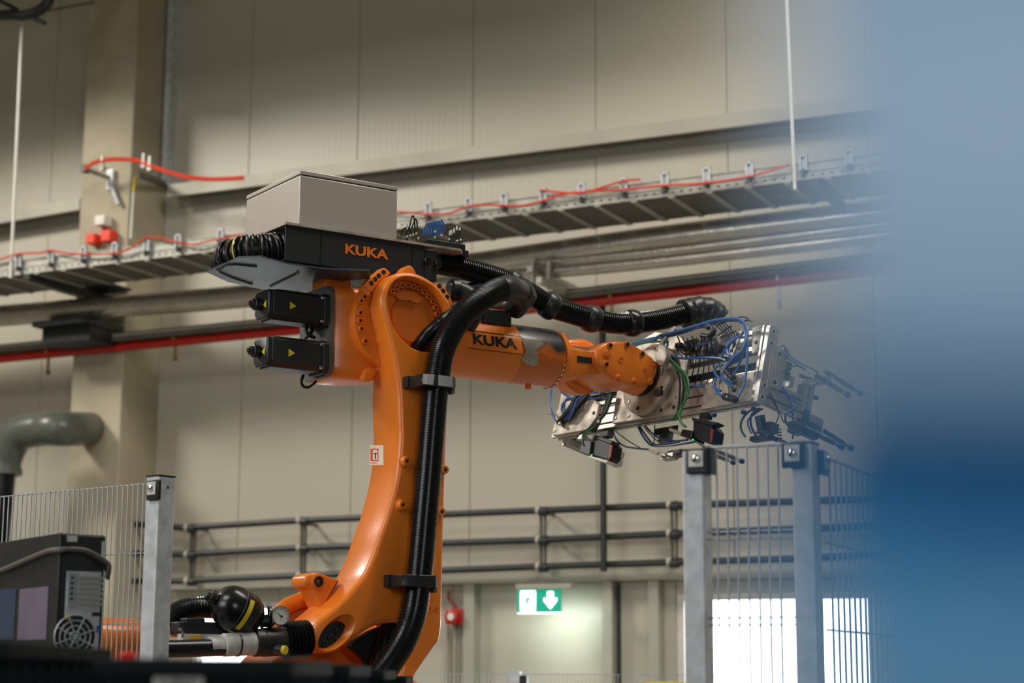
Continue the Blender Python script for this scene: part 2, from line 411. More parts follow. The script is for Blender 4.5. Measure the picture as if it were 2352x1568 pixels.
for tx_, ty_, bx_, by_ in ((50, 66, 25, 632), (1807, -40, 1827, 428)):
    a = WF.Y(tx_, ty_, ty-.01); b = WF.Y(bx_, by_, ty-.01)
    d = (a-b).normalized(); top = b+d*((ZT-b.z)/d.z) if bx_ > 1000 else a+Vector((0, 0, .02))
    part(MB().cyl(b-d*.02, top, .012, n=12), 'hanger_rod', WHITE, tray)
for px, py in ((110, 660), (1895, 440)):
    c = WF.Y(px, py, ty+.2)
    zr = A.z+D.z*((c.x-A.x)/D.x)
    part(MB().box((c.x-.03, ty-.04, zr-.055), (c.x+.03, -.46 if px < 900 else 0, zr-.013)), 'cross_bracket', BLACKM, tray)
# red cables draped along the tray clamps
def cablepts(F, lst, y, n=8): return spline([F.Y(a, b, y) for a, b in lst], n)
RC = [[(-400, 640), (-200, 618), (-60, 606), (0, 595), (42, 583), (95, 580), (115, 575), (150, 581), (190, 584), (240, 583), (290, 575), (335, 546), (360, 545), (408, 556), (445, 561), (480, 553), (560, 538)],
      [(880, 485), (935, 488), (983, 492), (1030, 490), (1075, 474), (1120, 470), (1157, 472), (1200, 472), (1247, 461), (1290, 447), (1335, 441), (1432, 435), (1527, 426), (1623, 420), (1722, 405), (1815, 378)],
      [(1240, 436), (1280, 441), (1335, 443), (1390, 428), (1432, 416), (1470, 412)]]
labs = ['red cable weaving between the clamps of the tray left of the robot', 'red cable weaving along the tray clamps right of the steel cabinet', 'short red cable arching over two tray clamps near the middle']
for l, lab in zip(RC, labs):
    solo(MB().tube(cablepts(WF, l, ty-.045), .007, 6), 'red_cable', REDC, WF, lab, 'cable')
l = [(195, 385), (215, 372), (240, 365), (275, 363), (315, 366), (345, 378), (385, 392), (430, 404), (490, 409), (560, 406)]
for k in range(2):
    solo(MB().tube(cablepts(WF, [(a, b+k*5) for a, b in l], cy-.25-k*.01), .009, 6), 'red_cable', REDC, WF, ['upper red cable arching from the bracket on the column to the wall rail', 'lower red cable arching from the bracket on the column to the wall rail'][k], 'cable')
# bracket arm on the column
c0 = WF.Y(195, 388, cy-.22); c1 = WF.Y(255, 410, cy-.02)
br = thing('cable_bracket', 'grey cantilever bracket with clamps holding red cables on the column', 'bracket', WF, WF.Y(255, 410, cy))
part(MB().tube([c0, c1], .02, 8), 'arm', GALVT, br); part(MB().box(c1-Vector((.03, .02, .09)), c1+Vector((.03, .02, .07))), 'mount_plate', GALV, br)
part(MB().tube([c1-Vector((0, .01, .03)), WF.Y(272, 470, cy-.04)], .018, 8), 'strut', GALV, br)
part(MB().box(c0-Vector((.02, .03, .03)), c0+Vector((.02, .03, .03))), 'end_cap', BLACKP, br)
for px, py in ((237, 372), (332, 366), (346, 372)):
    c = WF.Y(px, py, cy-.24); mb = MB(); mb.box(c-Vector((.010, .02, .05)), c+Vector((.010, .0, .045))); mb.cyl(c-Vector((0, .02, .05)), c+Vector((0, .02, -.05)), .022, n=10)
    part(mb, 'clamp', GALVT, br)
a = WF.Y(318, 403, cy-.1); b = WF.Y(385, 428, -.05)
b2 = thing('wall_bracket', 'dark steel arm with yellow sleeve on the side of the column', 'bracket', WF, a)
part(MB().tube([a, b], .018, 8), 'arm', DARKB, b2); part(MB().tube([a+Vector((0, 0, .03)), b+Vector((0, 0, .03))], .008, 8), 'arm', DARKB, b2)
part(MB().tube(spline([WF.Y(323, 400, cy-.04), WF.Y(312, 408, cy-.04), WF.Y(308, 425, cy-.04), WF.Y(307, 438, cy-.04)], 5), .012, 8), 'yellow_sleeve', YELLOW, b2)
part(MB().cyl(WF.Y(307, 440, cy-.03), WF.Y(300, 548, cy-.03), .010), 'conduit', WHITE, b2)
# junction boxes
def boxpx(F, x0, y0, x1, y1, y, d): a = F.Y(x0, y1, y); b = F.Y(x1, y0, y); return MB().box((a.x, y, a.z), (b.x, y+d, b.z))
for (x0, y0, x1, y1), lab in (((196, 534, 217, 560), 'left of the two red orange junction boxes on the column above the tray'), ((230, 526, 253, 555), 'right of the two red orange junction boxes below the white box')):
    solo(boxpx(WF, x0, y0, x1, y1, cy-.1, .1), 'junction_box', REDB, WF, lab, 'junction box', bevel=.008)
solo(boxpx(WF, 216, 492, 240, 518, cy-.1, .1), 'junction_box', WHITE, WF, 'white junction box on the column above the red boxes', 'junction box', bevel=.008)
solo(MB().tube(cablepts(WF, [(238, 516), (236, 524), (242, 530)], cy-.04), .008, 6), 'cable', BLACKP, WF, 'short dark cable linking white box to red box on the column', 'cable')
# ----------------------------------------------------------------- pipes and ducts
py_ = -.75
A, B, D = along((-120, 735), (1040, 628), py_)
duct = thing('insulated_pipe', 'thick foil lagged silver pipe running below the cable tray', 'pipe', WF, A)
A2, B2, D2 = along((-120, 735), (2350, 456), py_)
P = [WF.Y(-900, 798, py_), WF.Y(-120, 735, py_), WF.Y(300, 701, py_), WF.Y(600, 676, py_), WF.Y(1060, 612, py_), WF.Y(1500, 550, py_), WF.Y(2000, 492, py_), WF.Y(2350, 452, py_)]
part(MB().tube(resample(spline(P, 6), .15), .085, 20), 'pipe_body', FOIL, duct)
for P0, lab, r in (([(900, 650), (1100, 618), (1500, 580), (2000, 520), (2350, 480)], 'middle foil lagged pipe beneath the thick silver pipe', .045), ([(900, 668), (1100, 640), (1500, 602), (2000, 545), (2350, 505)], 'lowest thin foil lagged pipe right of the robot', .045)):
    solo(MB().tube(resample(spline([WF.Y(a, b, py_-.02) for a, b in P0], 6), .15), r, 16), 'insulated_pipe', FOIL, WF, lab, 'pipe')
# bracket under pipes on the column
mb = MB(); c = WF.Y(170, 742, py_); e = WF.Y(300, 742, py_)
mb.box((cx0, -.95, c.z-.045), (cx1, cy, c.z-.005)); mb.box((cx0+.02, -.85, c.z-.16), (cx1-.02, cy, c.z-.045)); mb.box((cx0, -1.3, c.z+.28), (cx1+.05, cy, c.z+.30))
solo(mb, 'pipe_bracket', BLACKM, WF, 'dark steel bracket carrying the silver pipe on the column', 'bracket')
mb = MB(); a = WF.Y(1225, 615, -.9); 
for k, (p, q) in enumerate((((1170, 600), (1330, 665)), ((1200, 640), (1350, 690)))):
    u = WF.Y(*p, -1.0); v = WF.Y(*q, -.2); mb.box((v.x-.02, -1.0, v.z-.03), (v.x+.02, 0, v.z+.01))
for xx in (1225, 1262): u = WF.Y(xx, 600, -.85); v = WF.Y(xx, 665, -.85); mb.box((u.x-.012, -.87, v.z), (u.x+.012, -.83, u.z))
solo(mb, 'pipe_bracket', GALVT, WF, 'grey steel frame bracket under foil pipes right of the cabinet', 'bracket')
ry = -.5
def rail(p0, p1): A = WF.Y(*p0, ry); B = WF.Y(*p1, ry); return A, B
A, B = rail((-120, 833), (2350, 562)); 
P = [WF.Y(-900, 907, ry), WF.Y(-120, 835, ry), WF.Y(0, 824, ry), WF.Y(600, 766, ry), WF.Y(1180, 714, ry), WF.Y(1560, 672, ry), WF.Y(2000, 622, ry), WF.Y(2350, 585, ry)]
rp = thing('red_pipe', 'red painted pipe running the length of the wall under a dark rail', 'pipe', WF, P[0])
part(MB().tube(P, .034, 16), 'pipe_body', RED, rp)
for (px, py, h) in ((112, 818, 34), (172, 800, 0), (404, 786, 34), (700, 764, 0), (1405, 690, 34), (1790, 650, 50)):
    c = WF.Y(px, py-10, ry); mb = MB(); mb.lathe(c-Vector((.012, 0, 0)), c+Vector((.012, 0, 0)), [(0, .037), (1, .037)], 16)
    if h:
        e = WF.Y(px, py+h, ry); mb.box((c.x-.01, ry-.006, e.z), (c.x+.01, ry+.006, c.z-.03))
        mb.lathe((c.x-.01, ry, e.z-.01), (c.x+.01, ry, e.z-.01), [(0, .022), (1, .022)], 10)
    part(mb, 'hanger_clip', BRASSD if px < 1500 else GALV, rp)
P = [WF.Y(-900, 877, ry-.05), WF.Y(-120, 812, ry-.05), WF.Y(0, 802, ry-.05), WF.Y(600, 744, ry-.05), WF.Y(1200, 690, ry-.05), WF.Y(1560, 647, ry-.05), WF.Y(2000, 596, ry-.05), WF.Y(2350, 556, ry-.05)]
mb = MB(); 
mb.rings([[p+Vector((0, -.03, -.028)), p+Vector((0, .09, -.028)), p+Vector((0, .09, .034)), p+Vector((0, -.03, .034))] for p in P])
cd = thing('cable_duct', 'dark grey cable duct running just above the red pipe', 'cable duct', WF, P[0])
part(mb, 'duct_body', DARKB, cd)
mb = MB(); mb.rings([[p+Vector((0, -.036, .008)), p+Vector((0, -.03, .008)), p+Vector((0, -.03, .02)), p+Vector((0, -.036, .02))] for p in P]); part(mb, 'lid_edge', BEAM, cd)
# three black pipes (upper, middle, lower)
ky = -.22
for k, (ys, lab) in enumerate((((1212, 1195, 1172, 1160, 1152, 1138), 'uppermost of the three black pipes along the wall'), ((1273, 1258, 1240, 1225, 1215, 1200), 'middle of the three black pipes along the wall'), ((1334, 1322, 1301, 1291, 1283, 1265), 'lowest of the three black pipes along the wall'))):
    P = [WF.Y(x, y, ky) for x, y in zip((425, 690, 1240, 1545, 1815, 2200), ys)]
    if k == 0: P = [WF.Y(160, 1225, ky-.05), WF.Y(180, 1204, ky), WF.Y(230, 1198, ky), WF.Y(330, 1205, ky)]+P
    elif k == 1: P = [WF.Y(200, 1268, ky)]+P
    else: P = [WF.Y(235, 1335, ky)]+P
    t = thing('black_pipe', lab, 'pipe', WF, P[0], group='black pipes on the wall')
    part(MB().tube(P, .024, 14), 'pipe_body', PIPEK, t)
    for x, y in zip((430, 688, 1237, 1538), ys[:4]):
        c = WF.Y(x, y, ky); part(MB().cyl(c-Vector((.014, 0, 0)), c+Vector((.014, 0, 0)), .030, n=12), 'pipe_collar', PALE, t)
        c = WF.Y(x+12, y+2, ky); part(MB().cyl(c-Vector((.03, 0, 0)), c+Vector((.03, 0, 0)), .033, n=12), 'socket', PIPEK, t)
for x, lab in ((448, 'pipe rack upright left of the robot arm nearest the fence post'), (701, 'pipe rack upright just left of the orange link arm'), (1250, 'pipe rack upright above the exit sign'), (1550, 'pipe rack upright beside the first right fence post')):
    ytop = 1212-(x-430)*.046; a = WF.Y(x, ytop, ky+.06); b = WF.Y(x, ytop+122, ky+.06); mb = MB()
    for u in (-.022, .010): mb.box((a.x+u, ky+.03, b.z-.03), (a.x+u+.012, ky+.055, a.z+.03))
    for zz in (a.z-.02, b.z-.01, (a.z+b.z)/2): mb.box((a.x-.010, ky+.035, zz), (a.x+.010, 0, zz+.02))
    solo(mb, 'rack_upright', DARKB, WF, lab, 'bracket', group='uprights of the pipe rack')
a = WF.Y(1388, 700, ky-.05); b = WF.Y(1388, 1312, ky-.05)
solo(MB().tube([Vector((b.x, ky-.06, b.z)), Vector((b.x, ky-.06, a.z))], .024, 12), 'black_pipe', PIPEK, WF, 'vertical dark drop pipe crossing the three wall pipes', 'pipe')
# grey elbow duct at far left
P = [WF.Y(230, 985, -.25), WF.Y(150, 985, -.9), WF.Y(95, 985, -.95), WF.Y(40, 1000, -.95), WF.Y(12, 1050, -.95), WF.Y(8, 1085, -.95)]
el = thing('exhaust_duct', 'grey plastic exhaust elbow coming from behind the column at left', 'duct', WF, WF.Y(8, 1240, -.95))
part(MB().tube(spline(P, 8), .13, 24), 'elbow', PIPEG, el)
part(MB().cyl(WF.Y(8, 1078, -.95), WF.Y(8, 1092, -.95), .14, n=24), 'collar', PIPEG, el)
mb = MB(); corr(mb, [WF.Y(8, 1090, -.95), WF.Y(2, 1160, -.95), WF.Y(-6, 1240, -.95), WF.Y(-8, 1500, -.95), WF.Y(-10, 1900, -.95)], .095, .03, .008, 20); part(mb, 'flexible_hose', BLACKG, el)
# exit sign
sy = -.35
zt_, zb_ = WF.Y(1240, 1352, sy).z, WF.Y(1240, 1406, sy).z; xa, xb = WF.Y(1188, 1378, sy).x, WF.Y(1286, 1378, sy).x
es = thing('exit_sign', 'lit green emergency exit sign with white running figure and down arrow', 'exit sign', WF, ((xa+xb)/2, sy, zb_))
EG = mat('sign_green', rgb(16, 140, 112), .4, emit=rgb(24, 170, 140), es=.55); EW = mat('sign_white', rgb(240, 250, 245), .4, emit=rgb(235, 255, 246), es=2.6)
part(MB().box((xa, sy, zb_), (xb, sy+.03, zt_)), 'sign_panel', EG, es, bevel=.002)
part(MB().box((xa-.002, sy-.02, zt_), (xb+.09, sy+.05, zt_+.035)), 'lamp_housing', BEAM, es)
part(MB().box((xa+.1, sy+.05, zt_+.008), (xa+.16, 0, zt_+.03)), 'mount_arm', BEAM, es)
part(MB().box((xa, sy+.005, zb_-.006), (xb, sy+.025, zb_)), 'light_strip', EW, es)
w_, h_ = xb-xa, zt_-zb_
def sgn(u, v): return Vector((xa+u*w_, sy-.002, zb_+v*h_))
def poly(pts, d=.0015): return MB().prism([p for p in pts], [p+Vector((0, d, 0)) for p in pts])
part(poly([sgn(.08, .08), sgn(.43, .05), sgn(.43, .93), sgn(.08, .93)]), 'door_symbol', EW, es)
part(poly([sgn(*q) for q in ((.78, .14), (.93, .48), (.93, .62), (.85, .55), (.85, .88), (.71, .88), (.71, .55), (.63, .62), (.63, .48))]), 'arrow', EW, es)
fg = MB(); 
def limb(pts, r): fg.prism([Vector((p.x+r, sy-.004, p.z)) for p in pts]+[Vector((p.x-r, sy-.004, p.z)) for p in reversed(pts)], [Vector((p.x+r, sy-.0025, p.z)) for p in pts]+[Vector((p.x-r, sy-.0025, p.z)) for p in reversed(pts)])
limb([sgn(.22, .42), sgn(.27, .66)], .012); limb([sgn(.12, .30), sgn(.16, .30), sgn(.23, .42)], .007); limb([sgn(.30, .2), sgn(.28, .34), sgn(.23, .42)], .007); limb([sgn(.33, .5), sgn(.27, .62)], .006); limb([sgn(.16, .5), sgn(.19, .62), sgn(.26, .65)], .006)
fg.lathe(sgn(.29, .76)-Vector((0, .002, 0)), sgn(.29, .76)-Vector((0, .0005, 0)), [(0, .012), (1, .012)], 12)
part(fg, 'running_figure', EG, es)
lp = bpy.data.lights.new('sign_glow', 'AREA'); lp.shape = 'RECTANGLE'; lp.size = .3; lp.size_y = .05; lp.energy = 2.2; lp.color = (.82, 1, .92)
lo = bpy.data.objects.new('sign_glow', lp); link(lo); lo.matrix_world = WF.M @ Matrix.Translation(((xa+xb)/2+.05, sy+.06, zb_+.02)) @ Matrix.Rotation(R(35), 4, 'X')
# fire alarm
fa = thing('fire_alarm', 'red fire alarm sounder with pale round centre on the lower wall', 'alarm', WF, WF.Y(1040, 1432, -.1))
part(boxpx(WF, 1022, 1398, 1060, 1434, -.12, .12), 'housing', RED, fa, bevel=.01)
c = WF.Y(1040, 1416, -.13); part(MB().lathe(c, c-Vector((0, .03, 0)), [(0, .05), (.8, .055), (1, .045)], 20), 'sounder_ring', RED, fa)
part(MB().cyl(c-Vector((0, .03, 0)), c-Vector((0, .035, 0)), .026, n=16), 'sounder_face', WHITE, fa)
solo(MB().tube(cablepts(WF, [(1030, 1355), (1030, 1375), (1042, 1388), (1046, 1400)], -.03), .007, 6), 'cable', RED, WF, 'short red cable curling down to the fire alarm', 'cable')
for xx, lab in ((1028, 'left of two thin grey conduits below the fire alarm'), (1045, 'right of two thin grey conduits below the fire alarm')):
    a = WF.Y(xx, 1436, -.03); solo(MB().cyl((a.x, -.03, .02), (a.x, -.03, a.z), .014, n=10), 'conduit', BEAM, WF, lab, 'conduit')
# hanging cable loop, top left corner
cl_ = thing('cable_loop', 'thick black cable loop hanging at the top left corner', 'cable', WF, WF.Y(60, 40, -1.5))
part(MB().tube(spline([WF.Y(a, b, -1.5) for a, b in ((118, -70), (116, -20), (108, 8), (85, 27), (50, 36), (20, 34), (-60, 40))], 8), .042, 14), 'cable_body', BLACKP, cl_)
part(MB().tube([WF.Y(78, 43, -1.52), WF.Y(103, 53, -1.52)], .018, 8), 'strap_end', BLACKP, cl_)
part(MB().tube([WF.Y(52, 52, -1.47), WF.Y(-30, 12, -1.47)], .014, 8), 'stay', GALVT, cl_)
part(MB().tube([WF.Y(110, 24, -1.45), WF.Y(215, 5, cy-.02)], .007, 8), 'stay_wire', BLACKP, cl_)
part(MB().tube([WF.Y(-30, -14, -1.5), WF.Y(40, 22, -1.5)], .016, 8), 'stay', BLACKP, cl_)
# roof girder above the picture that shades the top left of the wall
solo(MB().box((-8.5, -2.3, 6.60), (2.6, -1.5, 7.9)), 'trim_10', BEAM, WF, kind='structure')
# ================================================================= the robot
Y = RF.Y
rob = thing('industrial_robot', 'large orange articulated robot arm standing on a pedestal behind black crates', 'robot', RF, (0, .1, 0))
def tback(z):       # thickness of the link arm at height z
    k = min(1, max(0, (ZA3+.07-z)/.32)); return .085+.11*k
face = [(930,624),(955,626),(981,637),(1006,655),(1024,676),(1037,697),(1043,722),(1044,750),(1041,790),(1036,855),(1033,900),(1030,960),(1027,1028),(1025,1090),(1023,1156),(1021,1220),(1020,1283),(1018,1369),(1014,1458),(995,1492),(957,1548),(930,1600),(900,1660),(905,1600),(918,1550),(928,1500),(934,1462),(930,1440),(918,1430),(890,1431),(863,1437),(833,1454),(800,1478),(775,1496),(748,1499),(730,1488),(718,1466),(719,1444),(732,1424),(752,1407),(772,1390),(795,1368),(817,1343),(837,1317),(856,1276),(871,1232),(888,1185),(901,1139),(912,1090),(917,1049),(920,1005),(919,964),(917,915),(913,870),(904,817),(889,753),(878,710),(876,684),(881,660),(894,640),(910,628)]
L = flat(pxloop(RF, face, 1, 0, 4), 1)
def yl(loop, fy): return [Vector((q.x, fy(q.y), q.y)) for q in loop]
mb = MB(); mb.rings([yl(inset2(L, .016), lambda z: tback(z)), yl(inset2(L, .010), lambda z: tback(z)-.004), yl(L, lambda z: tback(z)-.022),
    yl(L, lambda z: .016), yl(inset2(L, .003), lambda z: .007), yl(inset2(L, .009), lambda z: .0015), yl(inset2(L, .016), lambda z: 0)])
arm = part(mb, 'link_arm', ORANGE, rob, ang=60)
pocket = [(891,684),(892,700),(895,716),(903,743),(921,773),(947,798),(984,809),(1008,803),(1024,778),(1030,745),(1026,712),(1014,687),(1003,670),(988,656),(955,641),(930,637),(909,646),(897,662)]
PL = flat(pxloop(RF, pocket, 1, 0, 5), 1)
cm = MB(); cm.rings([unflat(inset2(PL, -.012), 1, -.02), unflat(inset2(PL, -.006), 1, -.001), unflat(inset2(PL, .002), 1, .010), unflat(inset2(PL, .006), 1, .042)])
cut(arm, cm)
# oval recess in the lower boss
def ell(c, a, b, ang, n, y):
    return [Vector((c.x+a*math.cos(t)*math.cos(ang)-b*math.sin(t)*math.sin(ang), y, c.z+a*math.cos(t)*math.sin(ang)+b*math.sin(t)*math.cos(ang))) for t in [2*math.pi*k/n for k in range(n)]]
oc = Y(767, 1457, 0); e0 = Y(741, 1482, 0); e1 = Y(797, 1431, 0); oa = math.atan2(e1.z-e0.z, e1.x-e0.x); ol = (e1-e0).length/2
cm = MB(); cm.rings([ell(oc+Vector((.012, 0, .008)), ol+.035, ol*.52+.02, oa, 40, -.02), ell(oc+Vector((.010, 0, .006)), ol+.022, ol*.52+.012, oa, 40, .001), ell(oc, ol+.002, ol*.52, oa, 40, .02), ell(oc, ol+.001, ol*.52, oa, 40, .03)])
cut(arm, cm)
part(MB().prism(ell(oc, ol-.001, ol*.5, oa, 40, .022), ell(oc, ol-.001, ol*.5, oa, 40, .032)), 'bearing_cover', BLACKM, arm)
for px, py in ((745, 1476), (758, 1463), (773, 1450), (785, 1438)):
    b_ = MB(); bolt(b_, Y(px, py, .022), (0, -1, 0), .0085, .006); part(b_, 'cover_screw', BLACKM, arm)
# joint cover with ring of bolts in the pocket
cc = Y(946, 731, .045); part(MB().lathe(cc+Vector((0, .0, 0)), cc-Vector((0, .012, 0)), [(0, .084), (.7, .084), (1, .081)], 48), 'joint_cover', ORANGE_IN, rob)
tab = [(909,676),(913,682),(918,687),(928,689),(940,689),(950,693),(960,696),(965,692),(970,687),(962,678),(945,671),(925,670)]
part(slab(RF, tab, 1, .022, .03, 3), 'cover_tab', ORANGE_IN, rob)
for px, py in ((898,670),(909,661),(921,657),(934,656),(947,659),(960,663),(971,671),(982,682),(991,693),(998,707),(1002,722),(1003,736)):
    b_ = MB(); q_ = Y(px, py, .03); bolt(b_, q_, (0, -1, 0), .0100, .012); b_ = part(b_, 'flange_bolt', ORANGE_IN, rob); part(MB().cyl(q_-Vector((0, .004, 0)), q_-Vector((0, .0075, 0)), .0047, n=10), 'bolt_socket', BLACKM, b_)
# cast lugs round the head
def lug(pts, y0, y1, holes, nm='lug'):
    o = part(slab(RF, pts, 1, y0, y1, 3, .004), nm, ORANGE, rob)
    for px, py in holes:
        c = Y(px, py, y0); part(MB().cyl(c-Vector((0, .0006, 0)), c+Vector((0, .0, 0)), .0085, n=14), 'lug_hole', BLACKM, o)
lug([(838,655),(850,640),(868,625),(880,615),(889,618),(897,628),(880,640),(868,652),(855,670),(848,668)], .065, .10, [(853,650),(862,641),(870,633),(881,625)])
lug([(838,655),(848,668),(851,678),(843,676)], .065, .10, [])
lug([(1002,652),(1012,652),(1024,664),(1034,680),(1040,700),(1030,700),(1012,675)], .02, .06, [(1009,657),(1018,668),(1027,682)])
lug([(922,628),(931,614),(941,609),(949,614),(956,630),(940,634)], .03, .07, [])
lug([(845,845),(834,866),(838,875),(855,873),(862,850)], .10, .13, [])
# rear flange, gear ring
zc = ZA3
part(MB().lathe((0, .085, zc), (0, .19, zc), [(0, .12), (0, .154), (.12, .158), (.75, .158), (.8, .15), (1, .15)], 64), 'gear_flange', ORANGE, rob, ang=30)
for px, py in ((835,682),(826,691),(825,719),(825,737),(828,756),(837,784),(848,668)):
    b_ = MB(); c = Y(px, py, .085); dx = Vector((c.x, 0, c.z-zc)); c = Vector((0, .085, zc))+dx.normalized()*min(dx.length, .148); bolt(b_, c, (0, -1, 0), .0115, .011); b_ = part(b_, 'flange_bolt', ORANGE_IN, rob); part(MB().cyl(c-Vector((0, .003, 0)), c-Vector((0, .0065, 0)), .005, n=10), 'bolt_socket', BLACKM, b_)
# gearbox housing behind the arm
hx0 = Y(766, 760, .12).x; hz1 = Y(766, 652, .12).z; hz0 = Y(766, 864, .12).z; hy0, hy1 = .12, .33; fz = Y(1165, 812, .22).z
mb = MB(); 
def rrect(x, y0, y1, z0, z1, r, n=6):
    P = []
    for cy_, cz_, a0 in ((y1-r, z1-r, 0), (y0+r, z1-r, 90), (y0+r, z0+r, 180), (y1-r, z0+r, 270)):
        for k in range(n+1): a = R(a0+90*k/n); P.append(Vector((x, cy_+r*math.cos(a), cz_+r*math.sin(a))))
    return P
mb.rings([rrect(hx0+.004, hy0+.004, hy1-.004, hz0+.004, hz1-.004, .030), rrect(hx0+.008, hy0, hy1, hz0, hz1, .034), rrect(-.10, hy0, hy1, hz0, hz1+.006, .034), rrect(.0, hy0+.01, hy1-.01, hz0+.01, hz1-.01, .04), rrect(.14, hy0+.02, hy1-.015, fz-.10, fz+.10, .09)])
part(mb, 'arm_housing', ORANGE, rob, ang=60)
mb = MB().rings([rrect(hx0-.016, hy0+.002, hy1-.002, hz0+.002, hz1-.002, .032), rrect(hx0+.004, hy0+.002, hy1-.002, hz0+.002, hz1-.002, .032)])
part(mb, 'motor_plate', GREYP, rob)
# wrist motors
def motor(px0, py_top, py_bot, lab):
    y0 = .118; ym = y0+.105
    a = Y(px0, py_top, y0); b = Y(px0, py_bot, y0); x1 = hx0-.016; x0 = Y(629, 700, y0).x; z1 = a.z; z0 = b.z; zm = (z0+z1)/2
    def octo(x, y0, y1, z0, z1, c, cb):
        return [Vector((x, y0+c, z1)), Vector((x, y1-c, z1)), Vector((x, y1, z1-c)), Vector((x, y1, z0+cb)), Vector((x, y1-cb, z0)), Vector((x, y0+cb, z0)), Vector((x, y0, z0+cb)), Vector((x, y0, z1-c))]
    m = part(MB().rings([octo(x0, y0, ym, z0, z1, .008, .018), octo(x1-.012, y0, ym, z0, z1, .008, .018)]), 'axis_motor', BLACKM, rob, bevel=.002, label=lab)
    part(MB().rings([octo(x1-.022, y0-.006, ym+.006, z0-.006, z1+.006, .012, .016), octo(x1, y0-.006, ym+.006, z0-.006, z1+.006, .012, .016)]), 'motor_flange', BLACKM, m, bevel=.002)
    xe = x0-.018
    part(MB().rings([octo(xe, y0+.006, ym-.006, z0+.008, z1-.004, .008, .014), octo(xe+.004, y0+.002, ym-.002, z0+.004, z1-.001, .008, .016), octo(x0, y0+.002, ym-.002, z0+.004, z1, .010, .018)]), 'motor_cap', BLACKM, m)
    yc = (y0+ym)/2+.005; zk = zm+.004
    part(MB().lathe((xe, yc, zk), (xe-.042, yc, zk), [(0, .019), (.15, .021), (.3, .019), (.35, .021), (.55, .021), (.6, .016), (.8, .015), (.82, .009), (1, .008)], 18), 'connector_plug', BLACKP, m)
    part(MB().box((x0+.02, y0+.02, z1), (x1-.03, ym-.02, z1+.005)), 'top_cover', BLACKM, m)
    for zz in (z0+.012, z1-.008):
        for yy in (y0+.004, ym-.004):
            b_ = MB(); bolt(b_, (x1-.022, yy, zz), (-1, 0, 0), .0065, .012); part(b_, 'motor_screw', CHROME, m)
    g = .0112; cx = Y(673, 700, y0).x
    part(MB().prism([Vector((cx-g, y0-.0012, zm+g*1.15)), Vector((cx-g, y0-.0012, zm-g*1.15)), Vector((cx+g*1.1, y0-.0012, zm))], [Vector((cx-g, y0-.0002, zm+g*1.15)), Vector((cx-g, y0-.0002, zm-g*1.15)), Vector((cx+g*1.1, y0-.0002, zm))]), 'warning_label', YELLOW, m)
    yl_ = y0+.022
    part(MB().prism([Vector((xe-.0012, yl_-.004, zm+g*1.15)), Vector((xe-.0012, yl_-.004, zm-g*1.15)), Vector((xe-.0012, yl_+.016, zm))], [Vector((xe+.006, yl_-.004, zm+g*1.15)), Vector((xe+.006, yl_-.004, zm-g*1.15)), Vector((xe+.006, yl_+.016, zm))]), 'warning_label', YELLOW, m)
    return m
motor(693, 671, 739, 'upper black axis motor')
motor(693, 779, 847, 'lower black axis motor')
part(MB().tube(hosepts(RF, [(706,748,.17),(704,760,.16),(712,770,.16),(722,775,.17)], 5), .006, 8), 'motor_cable', BLACKP, rob)
part(MB().tube(hosepts(RF, [(716,750,.18),(716,762,.17),(708,770,.17),(700,776,.18)], 5), .006, 8), 'motor_cable', BLACKP, rob)
part(MB().tube(hosepts(RF, [(697,862,.19),(692,876,.17),(698,888,.17),(712,888,.17),(726,876,.19)], 6), .005, 8), 'motor_cable', BLACKP, rob)
# forearm
def fx(px): return Y(px, 812, .22).x
def rpx(px, top, bot): return (Y(px, top, .22).z-Y(px, bot, .22).z)/2
X0, X1, X2, X3 = fx(1010), Y(1197, 800, .125).x, fx(1262), fx(1284)
r1 = rpx(1102, 738, 876)*.98; r2 = rpx(1262, 752, 887)*.99
AX = lambda x: Vector((x, .22, fz))
def fprof(pairs, n=48):
    a, b = pairs[0][0], pairs[-1][0]
    return MB().lathe(AX(a), AX(b), [((x-a)/(b-a), r) for x, r in pairs], n)
fore = part(fprof([(X0-.06, r1*.98), (X0, r1*.99), (fx(1140), r1), (fx(1150), r1*1.01), (X1, (r1+r2)/2)]), 'forearm', ORANGE, rob, ang=30)
WORN = mat('worn_orange_paint', rgb(214, 106, 22), .38, var=.1, scale=6, coat=.5, bump=.2, bscale=60)
n = WORN.node_tree.nodes; Lk = WORN.node_tree.links; bsdf = n['Principled BSDF']
tc = n.new('ShaderNodeTexCoord'); no = n.new('ShaderNodeTexNoise'); no.inputs['Scale'].default_value = 11; no.inputs['Detail'].default_value = 8; Lk.new(tc.outputs['Object'], no.inputs['Vector'])
sx_ = n.new('ShaderNodeSeparateXYZ'); Lk.new(tc.outputs['Generated'], sx_.inputs[0])
ad = n.new('ShaderNodeMath'); ad.operation = 'MULTIPLY_ADD'; ad.inputs[1].default_value = .55; Lk.new(no.outputs['Fac'], ad.inputs[0]); Lk.new(sx_.outputs['Z'], ad.inputs[2])
rm = n.new('ShaderNodeValToRGB'); rm.color_ramp.elements[0].position = .76; rm.color_ramp.elements[1].position = .90; Lk.new(ad.outputs[0], rm.inputs[0])
mx = n.new('ShaderNodeMix'); mx.data_type = 'RGBA'; old = bsdf.inputs['Base Color'].links[0].from_socket
Lk.new(rm.outputs[0], mx.inputs[0]); Lk.new(old, mx.inputs[6]); mx.inputs[7].default_value = rgb(38, 32, 32); Lk.new(mx.outputs[2], bsdf.inputs['Base Color'])
fro = part(fprof([(X1+.001, (r1+r2)/2*.995), (X1+.004, (r1+r2)/2), (fx(1255), r2), (X2-.004, r2*.99), (X2, r2*.97)]), 'forearm_front', WORN, rob, label='worn blackened front section of the forearm', ang=30)
